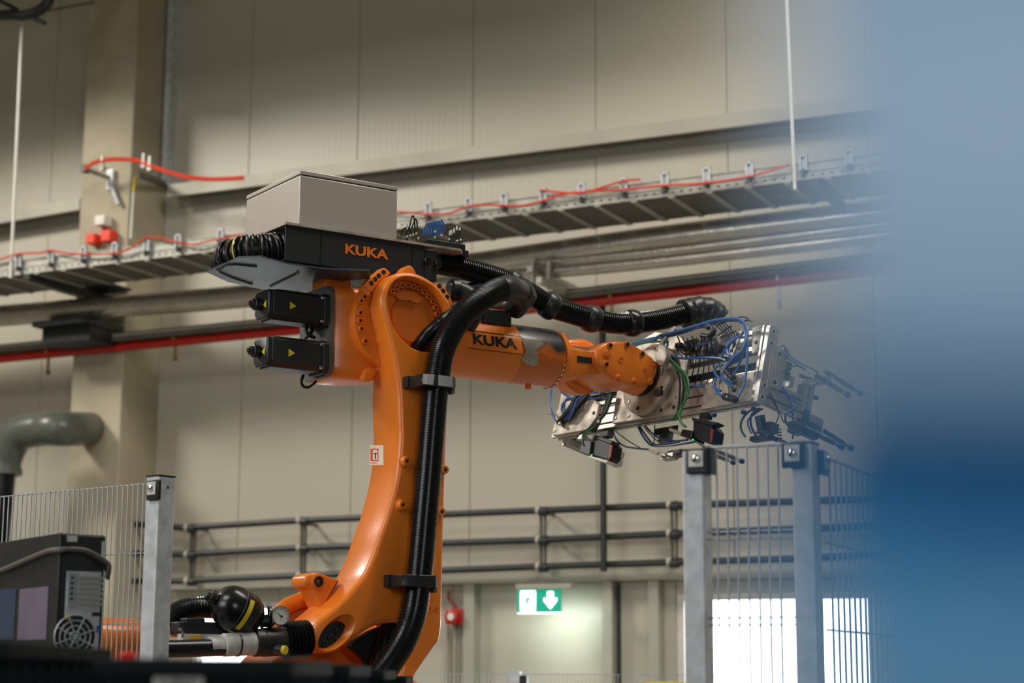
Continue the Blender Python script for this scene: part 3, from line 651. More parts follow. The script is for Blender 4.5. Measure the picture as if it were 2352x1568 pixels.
part(fprof([(X2, r2*.93), (X2+.004, r2*.995), (X2+.02, r2*.99), (X3-.012, r2*.90), (X3, r2*.72)]), 'wrist_collar', ORANGE, rob, ang=50)
for k in range(14):
    a = R(200+k*10); c = AX(X2-.006)+Vector((0, -math.cos(a)*r2*-1, math.sin(a)*r2)); b_ = MB(); b_.cyl(c, c+Vector((0, math.cos(a), math.sin(a)))*.004, .004, n=8); part(b_, 'collar_bolt', CHROME, rob)
def wrap(mb_vs, rad, x0, zc0, a0):
    """bend flat text (x,y,z=height) round the forearm; a0 = angle of the text's middle from the camera side upwards"""
    out = []
    for v in mb_vs:
        a = a0+v.y/rad; rr = rad+.0012+v.z; out.append(Vector((x0+v.x, .22-math.cos(a)*rr, fz+math.sin(a)*rr)))
    return out
vs, fs = text_mesh('KUKA', .050, .0004, .035, 1.36)
za = Y(1130, 786, .13).z-fz; aa = math.asin(max(-1, min(1, za/r1)))
part(MB().add(wrap(vs, r1, Y(1130, 786, .137).x-.003, fz, aa), fs), 'logo_text', BLACKP, fore)
bx = (Y(1192, 786, .137).x-Y(1068, 786, .137).x)/2; XM = Y(1130, 786, .137).x; fr = MB()
for (a, b) in (((-bx, -.034), (bx, -.032)), ((-bx, .032), (bx, .034)), ((bx-.002, -.034), (bx, .034))):
    q = []; 
    for t in range(9): q.append(Vector((a[0]+(b[0]-a[0])*t/8, a[1], 0)))
    for t in range(9): q.append(Vector((b[0]+(a[0]-b[0])*t/8, b[1], 0)))
    lo_ = wrap(q, r1, XM, fz, aa); q2 = [Vector((v.x, v.y, -.002)) for v in q]; fr.prism(lo_, wrap(q2, r1, XM, fz, aa))
part(fr, 'logo_frame', BLACKP, fore)
# torn foil tape
tp = []
for px, py in ((1197,785),(1206,782),(1222,785),(1240,786),(1246,794),(1236,802),(1228,808),(1232,820),(1236,836),(1226,842),(1214,838),(1200,832),(1196,825),(1203,812),(1200,798)):
    q = Y(px, py, .14); z = max(-.98, min(.98, (q.z-fz)/r1)); tp.append(Vector((q.x-.012, r1*math.asin(z), 0)))
tpf = spline(tp, 2, True); cen = sum(tpf, Vector())/len(tpf); vs = wrap([Vector((p.x, p.y, .0005)) for p in tpf]+[Vector(((p.x+cen.x)/2, (p.y+cen.y)/2, .001+.001*random.random())) for p in tpf]+[Vector((cen.x, cen.y, .0015))], (r1+r2)/2+.0015, 0, fz, 0)
n_ = len(tpf); fs = [(i, (i+1) % n_, n_+(i+1) % n_, n_+i) for i in range(n_)]+[(n_+i, n_+(i+1) % n_, 2*n_) for i in range(n_)]
tpo = part(MB().add(vs, fs), 'foil_tape', FOIL, fro)
c = AX(fx(1213)); part(MB().cyl(c-Vector((0, 0, r2-.004)), c-Vector((0, 0, r2+.012)), .011, n=12), 'grease_plug', ORANGE_IN, fro)
# wrist: hub, neck, capsule body, all tilted about the A5 axis
TILT = R(15)
hub = Y(1412, 822, .12); gc_ = Y(1492, 872, .22); dd_ = Vector((math.cos(TILT), 0, -math.sin(TILT)))
def capsule(scale=1.0): return [(1371,807),(1376,798),(1390,787),(1412,782),(1436,783),(1460,792),(1483,807),(1500,821),(1509,835),(1511,845),(1510,857),(1502,872),(1490,882),(1475,886),(1452,886),(1429,880),(1405,869),(1386,852),(1371,838),(1367,822)]
CL = flat(pxloop(RF, capsule(), 1, .12, 3), 1)
mb = MB(); mb.rings([unflat(inset2(CL, .012), 1, .12), unflat(inset2(CL, .005), 1, .1225), unflat(inset2(CL, .001), 1, .129), unflat(CL, 1, .14), unflat(CL, 1, .30), unflat(inset2(CL, .004), 1, .315), unflat(inset2(CL, .02), 1, .325)])
wr = part(mb, 'wrist_body', ORANGE, rob, ang=60)
for px, py in ((1401,793),(1440,791),(1392,836),(1420,867),(1457,875),(1475,812),(1504,838),(1494,875)):
    c = Y(px, py, .119); b_ = MB(); b_.lathe(c+Vector((0, .003, 0)), c-Vector((0, .003, 0)), [(0, .0135), (.5, .0135), (.8, .009), (1, .009)], 16); bb = part(b_, 'wrist_boss', ORANGE_IN, wr)
    b_ = MB(); bolt(b_, c-Vector((0, .003, 0)), (0, -1, 0), .007, .004); part(b_, 'wrist_screw', BLACKM if px in (1401, 1440, 1475, 1392) else ORANGE_IN, wr)
c = Y(1393, 813, .12); part(MB().lathe(c+Vector((0, .004, 0)), c-Vector((0, .006, 0)), [(0, .019), (.6, .018), (.7, .014), (.85, .013), (.9, .008), (1, .008)], 20), 'oil_plug', ORANGE_IN, wr)
c = Y(1426, 825, .12); part(MB().lathe(c+Vector((0, .004, 0)), c-Vector((0, .005, 0)), [(0, .0125), (.8, .012), (.8, .006), (.5, .005)], 16), 'oil_plug', ORANGE_IN, wr)
M_ = Matrix.Translation(Y(1486, 856, .1185)) @ Matrix.Rotation(R(90), 4, 'X') @ Matrix.Rotation(R(-62)+math.pi, 4, 'Z')
part(plane_text('<18', .026, M_, 0), 'cast_mark', ORANGE_IN, wr)
q0_ = gc_; part(MB().lathe(q0_-dd_*.15, q0_-dd_*.045, [(0, .066), (.3, .082), (1, .080)], 40), 'wrist_end', ORANGE, rob, ang=50)
# far cheek and hub drum
hx, hz = hub.x, hub.z
part(MB().lathe((hx+.01, .31, hz), (hx+.01, .43, hz), [(0, .05), (0, .068), (.06, .070), (.10, .088), (.16, .090), (.2, .104), (.7, .104), (.8, .082), (1, .058)], 48), 'hub_drum', ORANGE, rob, ang=35)
for k in range(8):
    a = R(30+k*18); c = Vector((hx+.01+math.cos(a)*.045, .31, hz+math.sin(a)*.045))
CK = inset2(CL, -.004)
nl = [(1302,792),(1325,797),(1352,802),(1380,800),(1392,812),(1392,846),(1376,862),(1350,862),(1325,866),(1300,868),(1292,850),(1292,810)]
part(slab(RF, nl, 1, .145, .31, 3, .012), 'wrist_neck', ORANGE, rob, ang=60)
part(MB().lathe(Vector((X3-.01, .225, fz)), Vector((hx-.01, .225, hz-.002)), [(0, r2*.62), (.25, r2*.52), (1, r2*.5)], 32), 'neck_tube', ORANGE, rob)
cr_ = [(1318,776),(1345,772),(1372,778),(1392,792),(1400,830),(1405,865),(1395,885),(1370,890),(1340,884),(1318,872),(1300,850),(1302,800)]
sh = [(a-18, b+6) for a, b in cr_]
part(slab(RF, sh, 1, .325, .40, 3, .015), 'wrist_cheek', ORANGE, rob, ang=60)
part(boxpx(RF, 1327, 821, 1360, 831, .142, .003), 'name_plate', BLACKM, rob)
# bosses along the arm
for px, py in ((929, 1060), (920, 1160)):
    c = Y(px, py, 0); part(MB().lathe(c, c-Vector((0, .020, 0)), [(0, .022), (.15, .018), (.85, .0165), (1, .014), (1, .006), (.2, .005)], 20), 'cast_boss', ORANGE, arm)
    part(MB().cyl(c-Vector((0, .012, 0)), c-Vector((0, .0135, 0)), .0062, n=12), 'boss_hole', BLACKM, arm)
for px, py in ((1019, 1079), (1011, 1175)):
    c = Y(px, py, 0); part(MB().lathe(c, c-Vector((0, .012, 0)), [(0, .016), (1, .013)], 16), 'cast_boss', ORANGE, arm)
    part(MB().cyl(c-Vector((0, .012, 0)), c-Vector((0, .0130, 0)), .006, n=12), 'boss_hole', BLACKM, arm)
M_ = Matrix.Translation(Y(996, 1400, -.0006)) @ Matrix.Rotation(R(90), 4, 'X')
part(plane_text('2\u25c1', .026, M_, 0), 'cast_mark', ORANGE_IN, arm)
# sticker on the narrow side of the arm: lies on the left (edge) surface
STK = mat('pale_sticker', rgb(244, 226, 206), .4, var=.05); STR = mat('red_print', rgb(226, 78, 34), .5)
def sidept(px, py, lift=.0012):
    """point on the arm's left edge surface seen at this pixel"""
    best = None
    o_ = RF.I @ CAM; d_ = RF.I.to_3x3() @ ray(px, py); n_ = len(L)
    for i in range(n_):
        a, b = L[i], L[(i+1) % n_]; e = b-a
        den = d_.x*e.y-d_.z*e.x
        if abs(den) < 1e-9: continue
        t = ((a.x-o_.x)*e.y-(a.y-o_.z)*e.x)/den; u = ((a.x-o_.x)*d_.z-(a.y-o_.z)*d_.x)/den
        if 0 <= u <= 1 and t > 0:
            p = o_+d_*t
            if -.01 < p.y < .22 and (best is None or t < best[0]): best = (t, p)
    return best[1]-d_.normalized()*lift if best else Y(px, py, .1)
def sidequad(x0, y0, x1, y1, lift, n=6):
    mb = MB(); vs = []
    for j in range(n+1):
        for i in range(n+1):
            vs.append(sidept(x0+(x1-x0)*i/n, y0+(y1-y0)*j/n, lift))
    mb.add(vs, [(j*(n+1)+i, j*(n+1)+i+1, (j+1)*(n+1)+i+1, (j+1)*(n+1)+i) for j in range(n) for i in range(n)]); return mb
stk = part(sidequad(849, 1022, 881, 1068, .0015), 'sticker', STK, arm)
part(sidequad(855, 1030, 869, 1032.5, .0022), 'sticker_frame', STR, arm); part(sidequad(855, 1056, 869, 1058.5, .0022), 'sticker_frame', STR, arm); part(sidequad(867, 1030, 869, 1058, .0022), 'sticker_frame', STR, arm); part(sidequad(851, 1030, 856, 1058, .0022), 'sticker_frame', STR, arm)
part(sidequad(858, 1040, 866, 1042.5, .0026), 'sticker_letter', BLACKP, arm); part(sidequad(861, 1042, 863.4, 1053, .0026), 'sticker_letter', BLACKP, arm)
part(sidequad(850, 1062, 866, 1063.5, .0022), 'sticker_frame', STR, arm)
# upper cast ear at the lower boss + curved counterbalance arms behind
ear = [(700,1330),(704,1322),(715,1316),(731,1314),(748,1320),(768,1328),(780,1333),(768,1355),(750,1392),(740,1396),(728,1372),(717,1352),(706,1348),(700,1340)]
eo = part(slab(RF, ear, 1, .10, .19, 3, .008), 'cast_ear', ORANGE, rob, ang=60)
c = Y(731, 1336, .10); part(MB().lathe(c+Vector((0, .01, 0)), c-Vector((0, .006, 0)), [(0, .028), (.8, .027), (1, .022), (1, .018), (.5, .017)], 24), 'ear_rim', ORANGE_IN, eo)
part(MB().lathe(c+Vector((0, .002, 0)), c-Vector((0, .003, 0)), [(0, .017), (1, .0165), (1, .009), (.4, .008)], 18), 'ear_bolt', BLACKM, eo)
def carm(lst, r): return MB().tube(hosepts(RF, lst, 8), r, 14)
part(carm([(718,1362,.26),(690,1378,.26),(662,1390,.26),(640,1410,.26),(628,1450,.26)], .026), 'counterweight_link', ORANGE, rob)
part(carm([(740,1392,.18),(712,1418,.17),(690,1446,.16),(672,1470,.16)], .020), 'counterweight_link', ORANGE, rob)
part(carm([(700,1400,.30),(680,1412,.30),(664,1430,.30)], .035), 'counterweight_link', ORANGE_IN, rob)
part(MB().lathe(Y(716, 1448, .12), Y(716, 1448, .20), [(0, .05), (1, .05)], 24), 'bearing_seal', BLACKM, rob)
part(MB().tube([Y(742,1424,.16), Y(702,1440,.15)], .022, 14), 'piston_rod', CHROME, rob)
# shoulder, rotating column, base and pedestal
sx, sz = Y(905, 1700, 0).x, Y(905, 1690, 0).z
part(MB().lathe((sx, -.03, sz), (sx, .24, sz), [(0, .17), (.1, .185), (.9, .185), (1, .17)], 48), 'shoulder_joint', ORANGE, rob)
cas = [(650,1500),(700,1484),(760,1480),(850,1448),(925,1440),(930,1560),(960,1700),(700,1700),(600,1640),(620,1540)]
part(slab(RF, cas, 1, .22, .46, 3, .02), 'carousel', ORANGE_IN, rob, ang=60)
bz = sz-.45
part(MB().lathe((-.3, .2, bz), (-.3, .2, sz-.12), [(0, .36), (.25, .36), (.3, .32), (.8, .30), (1, .24)], 48), 'turntable', ORANGE, rob)
part(MB().lathe((-.3, .2, bz-.3), (-.3, .2, bz), [(0, .42), (.12, .42), (.2, .34), (1, .36)], 48), 'base', BLACKM, rob)
part(MB().box((-.75, -.25, 0), (.15, .65, bz-.3)), 'pedestal', GREYP, rob, bevel=.01)
part(slab(RF, [(806,1484),(836,1458),(868,1442),(905,1434),(932,1440),(938,1470),(932,1530),(915,1600),(850,1600),(842,1520)], 1, .10, .13, 3), 'arch_shade_plate', BLACKM, rob)  # black plate put in for the darkness inside the arch
# support post below the equipment
part(MB().box(Y(745, 660, .17), Y(778, 622, .26)), 'support_post', ORANGE, rob, bevel=.006)
# black bracket on the forearm carrying the hose elbow
a = Y(1108, 742, .15); b = Y(1176, 714, .15); part(MB().box(a, (b.x, .25, b.z)), 'hose_bracket', BLACKM, rob, bevel=.006)
# ----------------------------------------------------------------- cable guide unit with logo
rl = Y(655, 560, .12); rr = Y(975, 600, .12); RZ1 = Y(658, 516, .12).z; RZ0 = Y(657, 598, .12).z
rail_ = thing('cable_guide', 'long black cable guide box with orange lettering above the arm', 'cable guide', RF, (rl.x, .12, RZ0))
th = .006; gy0, gy1 = .12, .37
mb = MB(); mb.box((rl.x, gy0, RZ0), (rr.x, gy0+th, RZ1)); part(mb, 'front_panel', BLACKM, rail_, bevel=.002)
mb = MB(); mb.box((rl.x, gy1-th, RZ0), (rr.x, gy1, RZ1)); mb.box((rl.x+.03, gy0+th, RZ1-th), (rr.x, gy1-th, RZ1)); mb.box((rl.x, gy0+th, RZ0), (rr.x, gy1-th, RZ0+th)); part(mb, 'guide_channel', BLACKM, rail_)
x0 = Y(739, 560, .12).x; x1 = Y(948, 590, .12).x
for xx in (x0, x1): part(MB().box((xx-.003, gy0-.002, RZ0+.004), (xx+.003, gy0, RZ1-.004)), 'panel_seam', BLACKP, rail_)
part(MB().rings([[Vector((rl.x-.004, .112, RZ1)), Vector((rr.x, .112, RZ1)), Vector((rr.x+.14, .112, RZ1)), Vector((rr.x+.172, .15, RZ1)), Vector((rr.x+.08, .46, RZ1)), Vector((rl.x-.004, .47, RZ1))], [Vector((rl.x-.004, .112, RZ1+.008)), Vector((rr.x, .112, RZ1+.008)), Vector((rr.x+.14, .112, RZ1+.008)), Vector((rr.x+.172, .15, RZ1+.008)), Vector((rr.x+.08, .46, RZ1+.008)), Vector((rl.x-.004, .47, RZ1+.008))]]), 'top_plate', ALUW, rail_)
xe = Y(1005, 610, .12).x; ez0 = Y(990, 645, .12).z
e_ = part(MB().box((rr.x+.002, gy0+.002, ez0), (xe, gy1-.03, RZ1-.012)), 'end_block', BLACKM, rail_, bevel=.004)
for px, py in ((981, 598), (1006, 605)):
    c = Y(px, py, .118); part(MB().lathe(c+Vector((0, .01, 0)), c-Vector((0, .008, 0)), [(0, .014), (.8, .014), (1, .011)], 16), 'clamp_screw', BLACKG, e_)
part(MB().box((xe, gy0+.03, ez0+.03), (xe+.01, gy1-.05, RZ1-.03)), 'end_ring', BLACKP, e_)
M_ = Matrix.Translation(Y(841, 579, .1185)) @ Matrix.Rotation(R(90), 4, 'X')
LOGO = mat('orange_print', rgb(240, 126, 10), .5)
part(plane_text('KUKA', .045, M_, .035, 1.36, .0003), 'logo_text', LOGO, rail_)
# mounting feet under the guide
for px, py in ((628, 606), (650, 600), (706, 618), (728, 612), (782, 624)):
    c = Y(px, py, .2) if px < 700 else Y(px, py, .16); 
    part(MB().box((c.x-.014, c.y-.01, RZ0-.028), (c.x+.014, c.y+.02, RZ0)), 'mounting_foot', BLACKP, rail_, bevel=.002)
# folded guard sheet below
zg = RZ0-.030
gp = [(475,625),(523,604),(548,592),(600,590),(660,606),(745,618),(850,622),(849,640),(778,646),(736,640),(727,667),(604,665),(525,648)]
G = [RF.Z(a, b, zg) for a, b in gp]
gs = thing('guard_sheet', 'blue grey folded sheet metal guard under the cable guide', 'guard', RF, G[2])
part(MB().prism(G, [p+Vector((0, 0, .005)) for p in G]), 'sheet', GUARD, gs)
for lst in ([(500,622),(521,608),(545,607),(590,612)], [(500,622),(530,636),(577,652)], [(622,657),(683,628)]):
    part(MB().tube([RF.Z(a, b, zg-.001) for a, b in lst], .004, 8), 'sheet_bead', GUARD, gs)
for a, b in ((500,622), (577,652), (683,628)): part(MB().sphere(RF.Z(a, b, zg-.002), .006, 10), 'sheet_rivet', ALU, gs)
# coiled cables leaving the open end
ch = thing('coiled_cable_bundle', 'fat bundle of coiled dark cables bulging from the open end of the guide', 'cable', RF, Y(560, 575, .25))
P = hosepts(RF, [(660,566,.20),(630,570,.20),(590,574,.21),(560,577,.23),(535,585,.27),(522,600,.34),(524,612,.40)], 12)
part(MB().tube(P, .040, 16), 'hose_core', BLACKP, ch)
Pr = resample(P, .0098); COILS = [BLACKG, BLACKG, mat('brown_black_cable', rgb(58, 50, 42), .35), BLACKG]
for i, p in enumerate(Pr[:-1]):
    d = (Pr[i+1]-p).normalized(); a = d.orthogonal().normalized(); b = d.cross(a); ph = random.random()*6; rr_ = .046+random.random()*.005; tl = random.uniform(-.25, .25); ring = []
    for k in range(19): t = 2*math.pi*k/18; ring.append(p+(a*math.cos(t+ph)+b*math.sin(t+ph))*rr_+d*math.sin(t+tl*9)*.006)
    m_ = YELLOW if i == 17 else COILS[i % 4]
    part(MB().tube(ring, .0046, 7, False), 'cable_turn', m_, ch)
# ----------------------------------------------------------------- steel cabinet on the plate
kx0 = Y(688, 450, .13).x; kx1 = Y(913, 480, .13).x; kz0 = RZ1+.008; kz1 = Y(688, 401, .13).z; kz2 = Y(688, 391, .13).z; ky1 = RF.X(566, 452, kx0).y
cab = thing('control_cabinet', 'brushed stainless steel control cabinet with lid on top of the robot', 'cabinet', RF, (kx0, .13, kz0))
part(MB().box((kx0, .13, kz0), (kx1, ky1, kz1)), 'cabinet_body', STEEL, cab, bevel=.004)
part(MB().box((kx0+.003, .133, kz1), (kx1-.003, ky1-.003, kz1+.003)), 'lid_seal', BLACKP, cab)
part(MB().box((kx0, .129, kz1+.003), (kx1, ky1, kz2+.002)), 'lid', STEEL, cab, bevel=.002)
# ----------------------------------------------------------------- valve terminal
vz = RZ1+.008; vx0 = Y(918, 540, .2).x; vx1 = Y(1060, 575, .2).x
vt = thing('valve_terminal', 'black valve terminal with looped blue tubes and white plugs beside the steel cabinet', 'valve block', RF, (vx0, .2, vz))
part(MB().box((vx0+.08, .15, vz), (vx1-.015, .26, vz+.028)), 'valve_body', BLACKP, vt, bevel=.002)
part(MB().box((vx0+.0, .18, vz), (vx0+.075, .25, vz+.018)), 'terminal_strip', BLACKP, vt, bevel=.002)
part(MB().box((vx1-.03, .16, vz-.012), (vx1+.004, .21, vz+.01)), 'end_plate', BLACKP, vt)
for px, py in ((935,543),(942,541),(949,539),(956,536),(961,547),(999,545),(1032,549),(1050,553),(1058,551),(999,532),(1014,540)):
    part(MB().sphere(Y(px, py, .155), .0042, 8), 'white_plug', WHITE, vt)
for px, py, h in ((935,527,.022),(1033,541,.018),(1037,539,.018),(1043,535,.018),(1049,529,.016),(1056,529,.01)):
    c = Y(px, py, .2); part(MB().lathe(c, c+Vector((0, 0, h)), [(0, .0035), (.8, .0032), (1, .002)], 8), 'plug_tip', WHITE, vt); part(MB().cyl((c.x, c.y, vz), c, .0036, n=8), 'plug_stem', BLACKP, vt)
for lst in ([(930,540),(940,522),(945,500),(950,497),(953,520),(952,540)], [(940,540),(947,520),(954,503),(958,515),(956,535)], [(922,543),(925,528),(938,522),(944,536)], [(1020,540),(1030,525),(1042,524),(1050,540)]):
    part(MB().tube(hosepts(RF, [(a, b, .21) for a, b in lst], 5), .0028, 6), 'black_wire', BLACKP, vt)
for k in range(6):
    x = 970+k*6.5; yk = .16+k*.016; part(MB().tube(hosepts(RF, [(x, 542, yk), (x+6, 524-k*1.5, yk), (x+12, 513-k*1.2, yk), (x+17, 520, yk), (x+18, 540, yk)], 6), .0036, 8), 'blue_hose', BLUEC, vt)
# ----------------------------------------------------------------- corrugated hoses
hb = thing('corrugated_hose', 'thick black ribbed hose running down the front of the link arm', 'hose', RF, Y(870, 1568, -.06))
PB = hosepts(RF, [(1168,662,.008),(1145,665,-.008),(1110,684,-.03),(1070,715,-.045),(1040,755,-.055),(1018,800,-.06),(1008,845,-.06),(1001,900,-.06),(992,1000,-.06),(984,1100,-.06),(975,1200,-.06),(967,1290,-.06),(960,1350,-.06),(950,1410,-.06),(930,1465,-.06),(900,1515,-.06),(868,1555,-.055),(820,1610,-.05)], 14)
mb = MB(); corr(mb, PB, .0418, .0052, .0024, 28); part(mb, 'ribbed_hose', BLACKG, hb, ang=25)
PE = hosepts(RF, [(1150,664,-.004),(1164,662,.004),(1178,664,.02),(1196,676,.07),(1196,690,.13),(1180,706,.18)], 8)
part(MB().tube(PE, [.043+.0015*min(1, i/6) for i in range(len(PE))], 28), 'elbow', RUBBER, hb)
part(MB().lathe(Y(1196, 668, .05), Y(1203, 684, .08), [(0, .047), (1, .047)], 28), 'elbow_collar', RUBBER, hb)
def clampx(parent, c, name='hose_clamp'):
    mb = MB(); w = .068
    prof = [(-w, -.046), (-w+.015, -.052), (w-.02, -.052), (w, -.035), (w, .025), (w-.014, .05), (-w, .058)]
    mb.rings([[Vector((c.x+a, c.y+b, c.z+h)) for a, b in prof] for h in (-.019, -.016, .016, .019)])
    cl = part(mb, name, BLACKP, parent, bevel=.003)
    part(MB().box((c.x+w-.012, c.y-.03, c.z-.034), (c.x+w, c.y-.005, c.z-.015)), 'clamp_tab', GREYP, cl)
    part(MB().box((c.x-.022, c.y-.056, c.z-.0195), (c.x-.012, c.y-.05, c.z+.0195)), 'clamp_rib', BLACKP, cl)
    part(MB().box((c.x-.075, c.y+.03, c.z-.016), (c.x-.05, 0, c.z+.02)), 'clamp_foot', BLACKP, cl)
clampx(hb, Y(993, 879, -.062)); clampx(hb, Y(951, 1335, -.062))
hc = thing('corrugated_hose', 'thinner black ribbed hose entering the pocket of the link arm head', 'hose', RF, Y(955, 800, .0))
mb = MB(); corr(mb, hosepts(RF, [(946,815,.060),(960,799,.036),(983,770,.004),(1012,744,-.015),(1040,724,.0),(1070,704,.05),(1092,694,.09)], 10), .026, .0048, .0018, 20); part(mb, 'ribbed_hose', BLACKG, hc, ang=25)
hg = thing('corrugated_hose', 'short black ribbed hose in the dark arch behind the lower hose bend', 'hose', RF, Y(860, 1568, .05))
mb = MB(); corr(mb, hosepts(RF, [(900,1425,.06),(888,1455,.05),(878,1490,.045),(866,1530,.045),(850,1580,.05)], 10), .027, .0055, .002, 20); part(mb, 'ribbed_hose', BLACKG, hg, ang=25)
hd = thing('hose_elbow', 'smooth black elbow hose with collar behind the arm head', 'hose', RF, Y(1040, 680, .14))
part(MB().tube(hosepts(RF, [(1030,668,.16),(1050,668,.15),(1072,676,.13),(1088,694,.12),(1086,722,.12),(1070,750,.13)], 8), .034, 22), 'elbow', RUBBER, hd)
part(MB().lathe(Y(1036, 667, .155), Y(1052, 668, .15), [(0, .036), (0, .041), (1, .041), (1, .036)], 24), 'elbow_collar', RUBBER, hd)
he = thing('hose_guide', 'dark bluish rubber strip tucked between the two upper hoses', 'hose', RF, Y(1110, 660, .2))
part(MB().tube(hosepts(RF, [(1060,668,.25),(1100,656,.22),(1140,652,.2),(1180,668,.2),(1186,700,.2)], 6), .02, 14), 'guide_tube', RUBBER, he)
# dress hose on top with ball joints
DH = [(1000,603,.22),(1040,611,.215),(1100,626,.21),(1160,645,.20),(1210,670,.19),(1262,702,.18),(1310,718,.17),(1358,732,.16),(1404,741,.15),(1450,742,.14),(1500,736,.13),(1545,727,.12),(1590,716,.11)]
dh = thing('corrugated_hose', 'long black ribbed hose with ball clamps sagging from guide box to gripper', 'hose', RF, Y(1262, 760, .18))
PD = hosepts(RF, DH, 14)
mb = MB(); corr(mb, PD, .0400, .0092, .0048, 26); part(mb, 'ribbed_hose', BLACKG, dh, ang=25)
for px, py, y, dx, dy in ((1175,652,.197,.9,-.35),(1262,702,.18,.9,-.4),(1358,732,.16,.95,-.25),(1452,742,.14,1,.03)):
    c = Y(px, py, y); d = Vector((dx, -.06, dy)).normalized()
    b_ = part(MB().lathe(c-d*.028, c+d*.028, [(0, .041), (.03, .044), (.2, .049), (.5, .0515), (.8, .049), (.97, .044), (1, .041)], 30), 'ball_clamp', RUBBER if px < 1400 else BLACKG, dh, ang=60)
    part(MB().cyl(c+Vector((.004, -.0515, -.006)), c+Vector((.004, -.0545, -.006)), .006, n=12), 'clamp_slot', BLACKP, b_)
a = Y(1578, 716, .115); e = Y(1640, 714, .06); e2 = e
P = hosepts(RF, [(1572,721,.115),(1590,716,.11),(1612,716,.10),(1634,722,.09),(1650,738,.08)], 6)
part(MB().tube(P, [.046+.012*math.sin(min(1, i/len(P))*2.6)+(.003 if i % 5 == 0 else 0) for i in range(len(P))], 24), 'end_sleeve', RUBBER, dh)
part(MB().lathe(Y(1570,722,.115), Y(1580,719,.113), [(0, .046), (.1, .056), (.9, .056), (1, .05)], 26), 'sleeve_ring', RUBBER, dh)
for k in range(7):
    c = Y(1625+k*4, 700+k*5, .06-.01*(k % 2)); part(MB().box(c-Vector((.007, .01, .006)), c+Vector((.007, .03, .008))), 'velcro_flap', BLACKP, dh)
# ----------------------------------------------------------------- hydropneumatic counterbalance
cb = thing('counterbalance_unit', 'black hydraulic counterbalance cylinder with pressure bottle and gauge beside the arm base', 'cylinder', RF, Y(560, 1500, .05))
def hl(px0, py0, px1, py1, y, prof, n=28): return MB().lathe(Y(px0, py0, y), Y(px1, py1, y), prof, n)
part(hl(350, 1491, 520, 1486, .04, [(0, .026), (1, .026)]), 'cylinder_tube', BLACKG, cb)
part(hl(481, 1483, 514, 1482, .04, [(0, .0275), (1, .0275)]), 'chrome_band', WHITEL, cb)
part(hl(512, 1481, 583, 1477, .04, [(0, .033), (.02, .035), (.42, .0355), (.43, .0352), (.98, .036), (1, .034)]), 'white_collar', WHITEL, cb)
part(hl(543, 1480, 547, 1480, .04, [(0, .0362), (1, .0362)]), 'black_strap', BLACKP, cb)
part(hl(580, 1476, 652, 1472, .04, [(0, .030), (.05, .042), (.3, .042), (.32, .044), (.95, .044), (1, .040)]), 'cylinder_body', BLACKP, cb)
bel = []
for k in range(7): bel += [(k/7+.01, .046), (k/7+.07, .058), (k/7+.12, .046)]
part(hl(648, 1470, 708, 1466, .05, bel), 'bellows', BLACKG, cb)
c = Y(644, 1492, -.01); part(MB().cyl(c+Vector((-.01, .02, .004)), c+Vector((.004, -.008, 0)), .015, n=12), 'valve_stem', BLACKP, cb)
part(MB().cyl(c+Vector((.004, -.008, 0)), c+Vector((.010, -.018, -.001)), .0135, n=16), 'yellow_cap', YELLOW, cb)
part(MB().box(Y(408, 1458, .1), Y(518, 1430, .16)), 'manifold', BLACKM, cb, bevel=.005); part(MB().box(Y(428, 1432, .09), Y(456, 1420, .14)), 'manifold_cover', BLACKM, cb, bevel=.004)
part(MB().box(Y(420, 1468, .06), Y(508, 1457, .10)), 'upper_label', WHITEL, cb); part(MB().box(Y(436, 1467, .058), Y(462, 1458, .060)), 'amber_label', AMBER, cb)
part(MB().tube(hosepts(RF, [(395,1448,.2),(470,1452,.2),(520,1458,.2),(580,1452,.22)], 4), .02, 12), 'orange_bar', ORANGE, cb)
part(MB().tube(hosepts(RF, [(408,1446,.05),(416,1444,.05),(420,1454,.05),(418,1462,.06)], 4), .004, 8), 'fitting', CHROME, cb)
A_ = Y(494, 1374, .06); B_ = Y(596, 1428, .06)
ac = part(MB().lathe(A_, B_, [(0, .012), (.03, .026), (.10, .048), (.22, .062), (.35, .068), (.5, .069), (.72, .067), (.86, .055), (.96, .036), (1, .02)], 40), 'pressure_bottle', BLACKG, cb, ang=70)
part(MB().lathe(A_-(B_-A_)*.20, A_+(B_-A_)*.04, [(0, .014), (.3, .018), (.35, .022), (.7, .022), (.75, .014), (1, .018)], 12), 'bottle_neck', BLACKP, cb)
part(MB().lathe(A_+(B_-A_)*.44, A_+(B_-A_)*.447, [(0, .0698), (1, .0698)], 40), 'weld_seam', GREYP, ac)
dn = (B_-A_).normalized(); up_ = Vector((0, -1, 0)); up_ = (up_-dn*up_.dot(dn)).normalized(); sd = dn.cross(up_)
vs = []; 
for j in range(9):
    t = R(-30+j*11); 
    for i in range(2): vs.append(A_.lerp(B_, .50+i*.09)+(up_*math.cos(t)+sd*math.sin(t)*1)*.0702)
part(MB().add(vs, [(2*j, 2*j+1, 2*j+3, 2*j+2) for j in range(8)]), 'yellow_label', YELLOW, ac)
part(MB().tube([B_, Y(618,1424,.05), Y(626,1432,.05)], .02, 12), 'pipe_elbow', BLACKP, cb)
c = Y(645, 1413, -.0); gd = Vector((-.12, -1, .05)).normalized()
gg = part(MB().lathe(c+Vector((0, .028, 0)), c, [(0, .027), (.7, .030), (1, .030), (1, .027), (.85, .026)], 32), 'pressure_gauge', CHROME, cb)
part(MB().cyl(c+Vector((0, .006, 0)), c+Vector((0, .003, 0)), .0265, n=28), 'gauge_face', WHITE, gg)
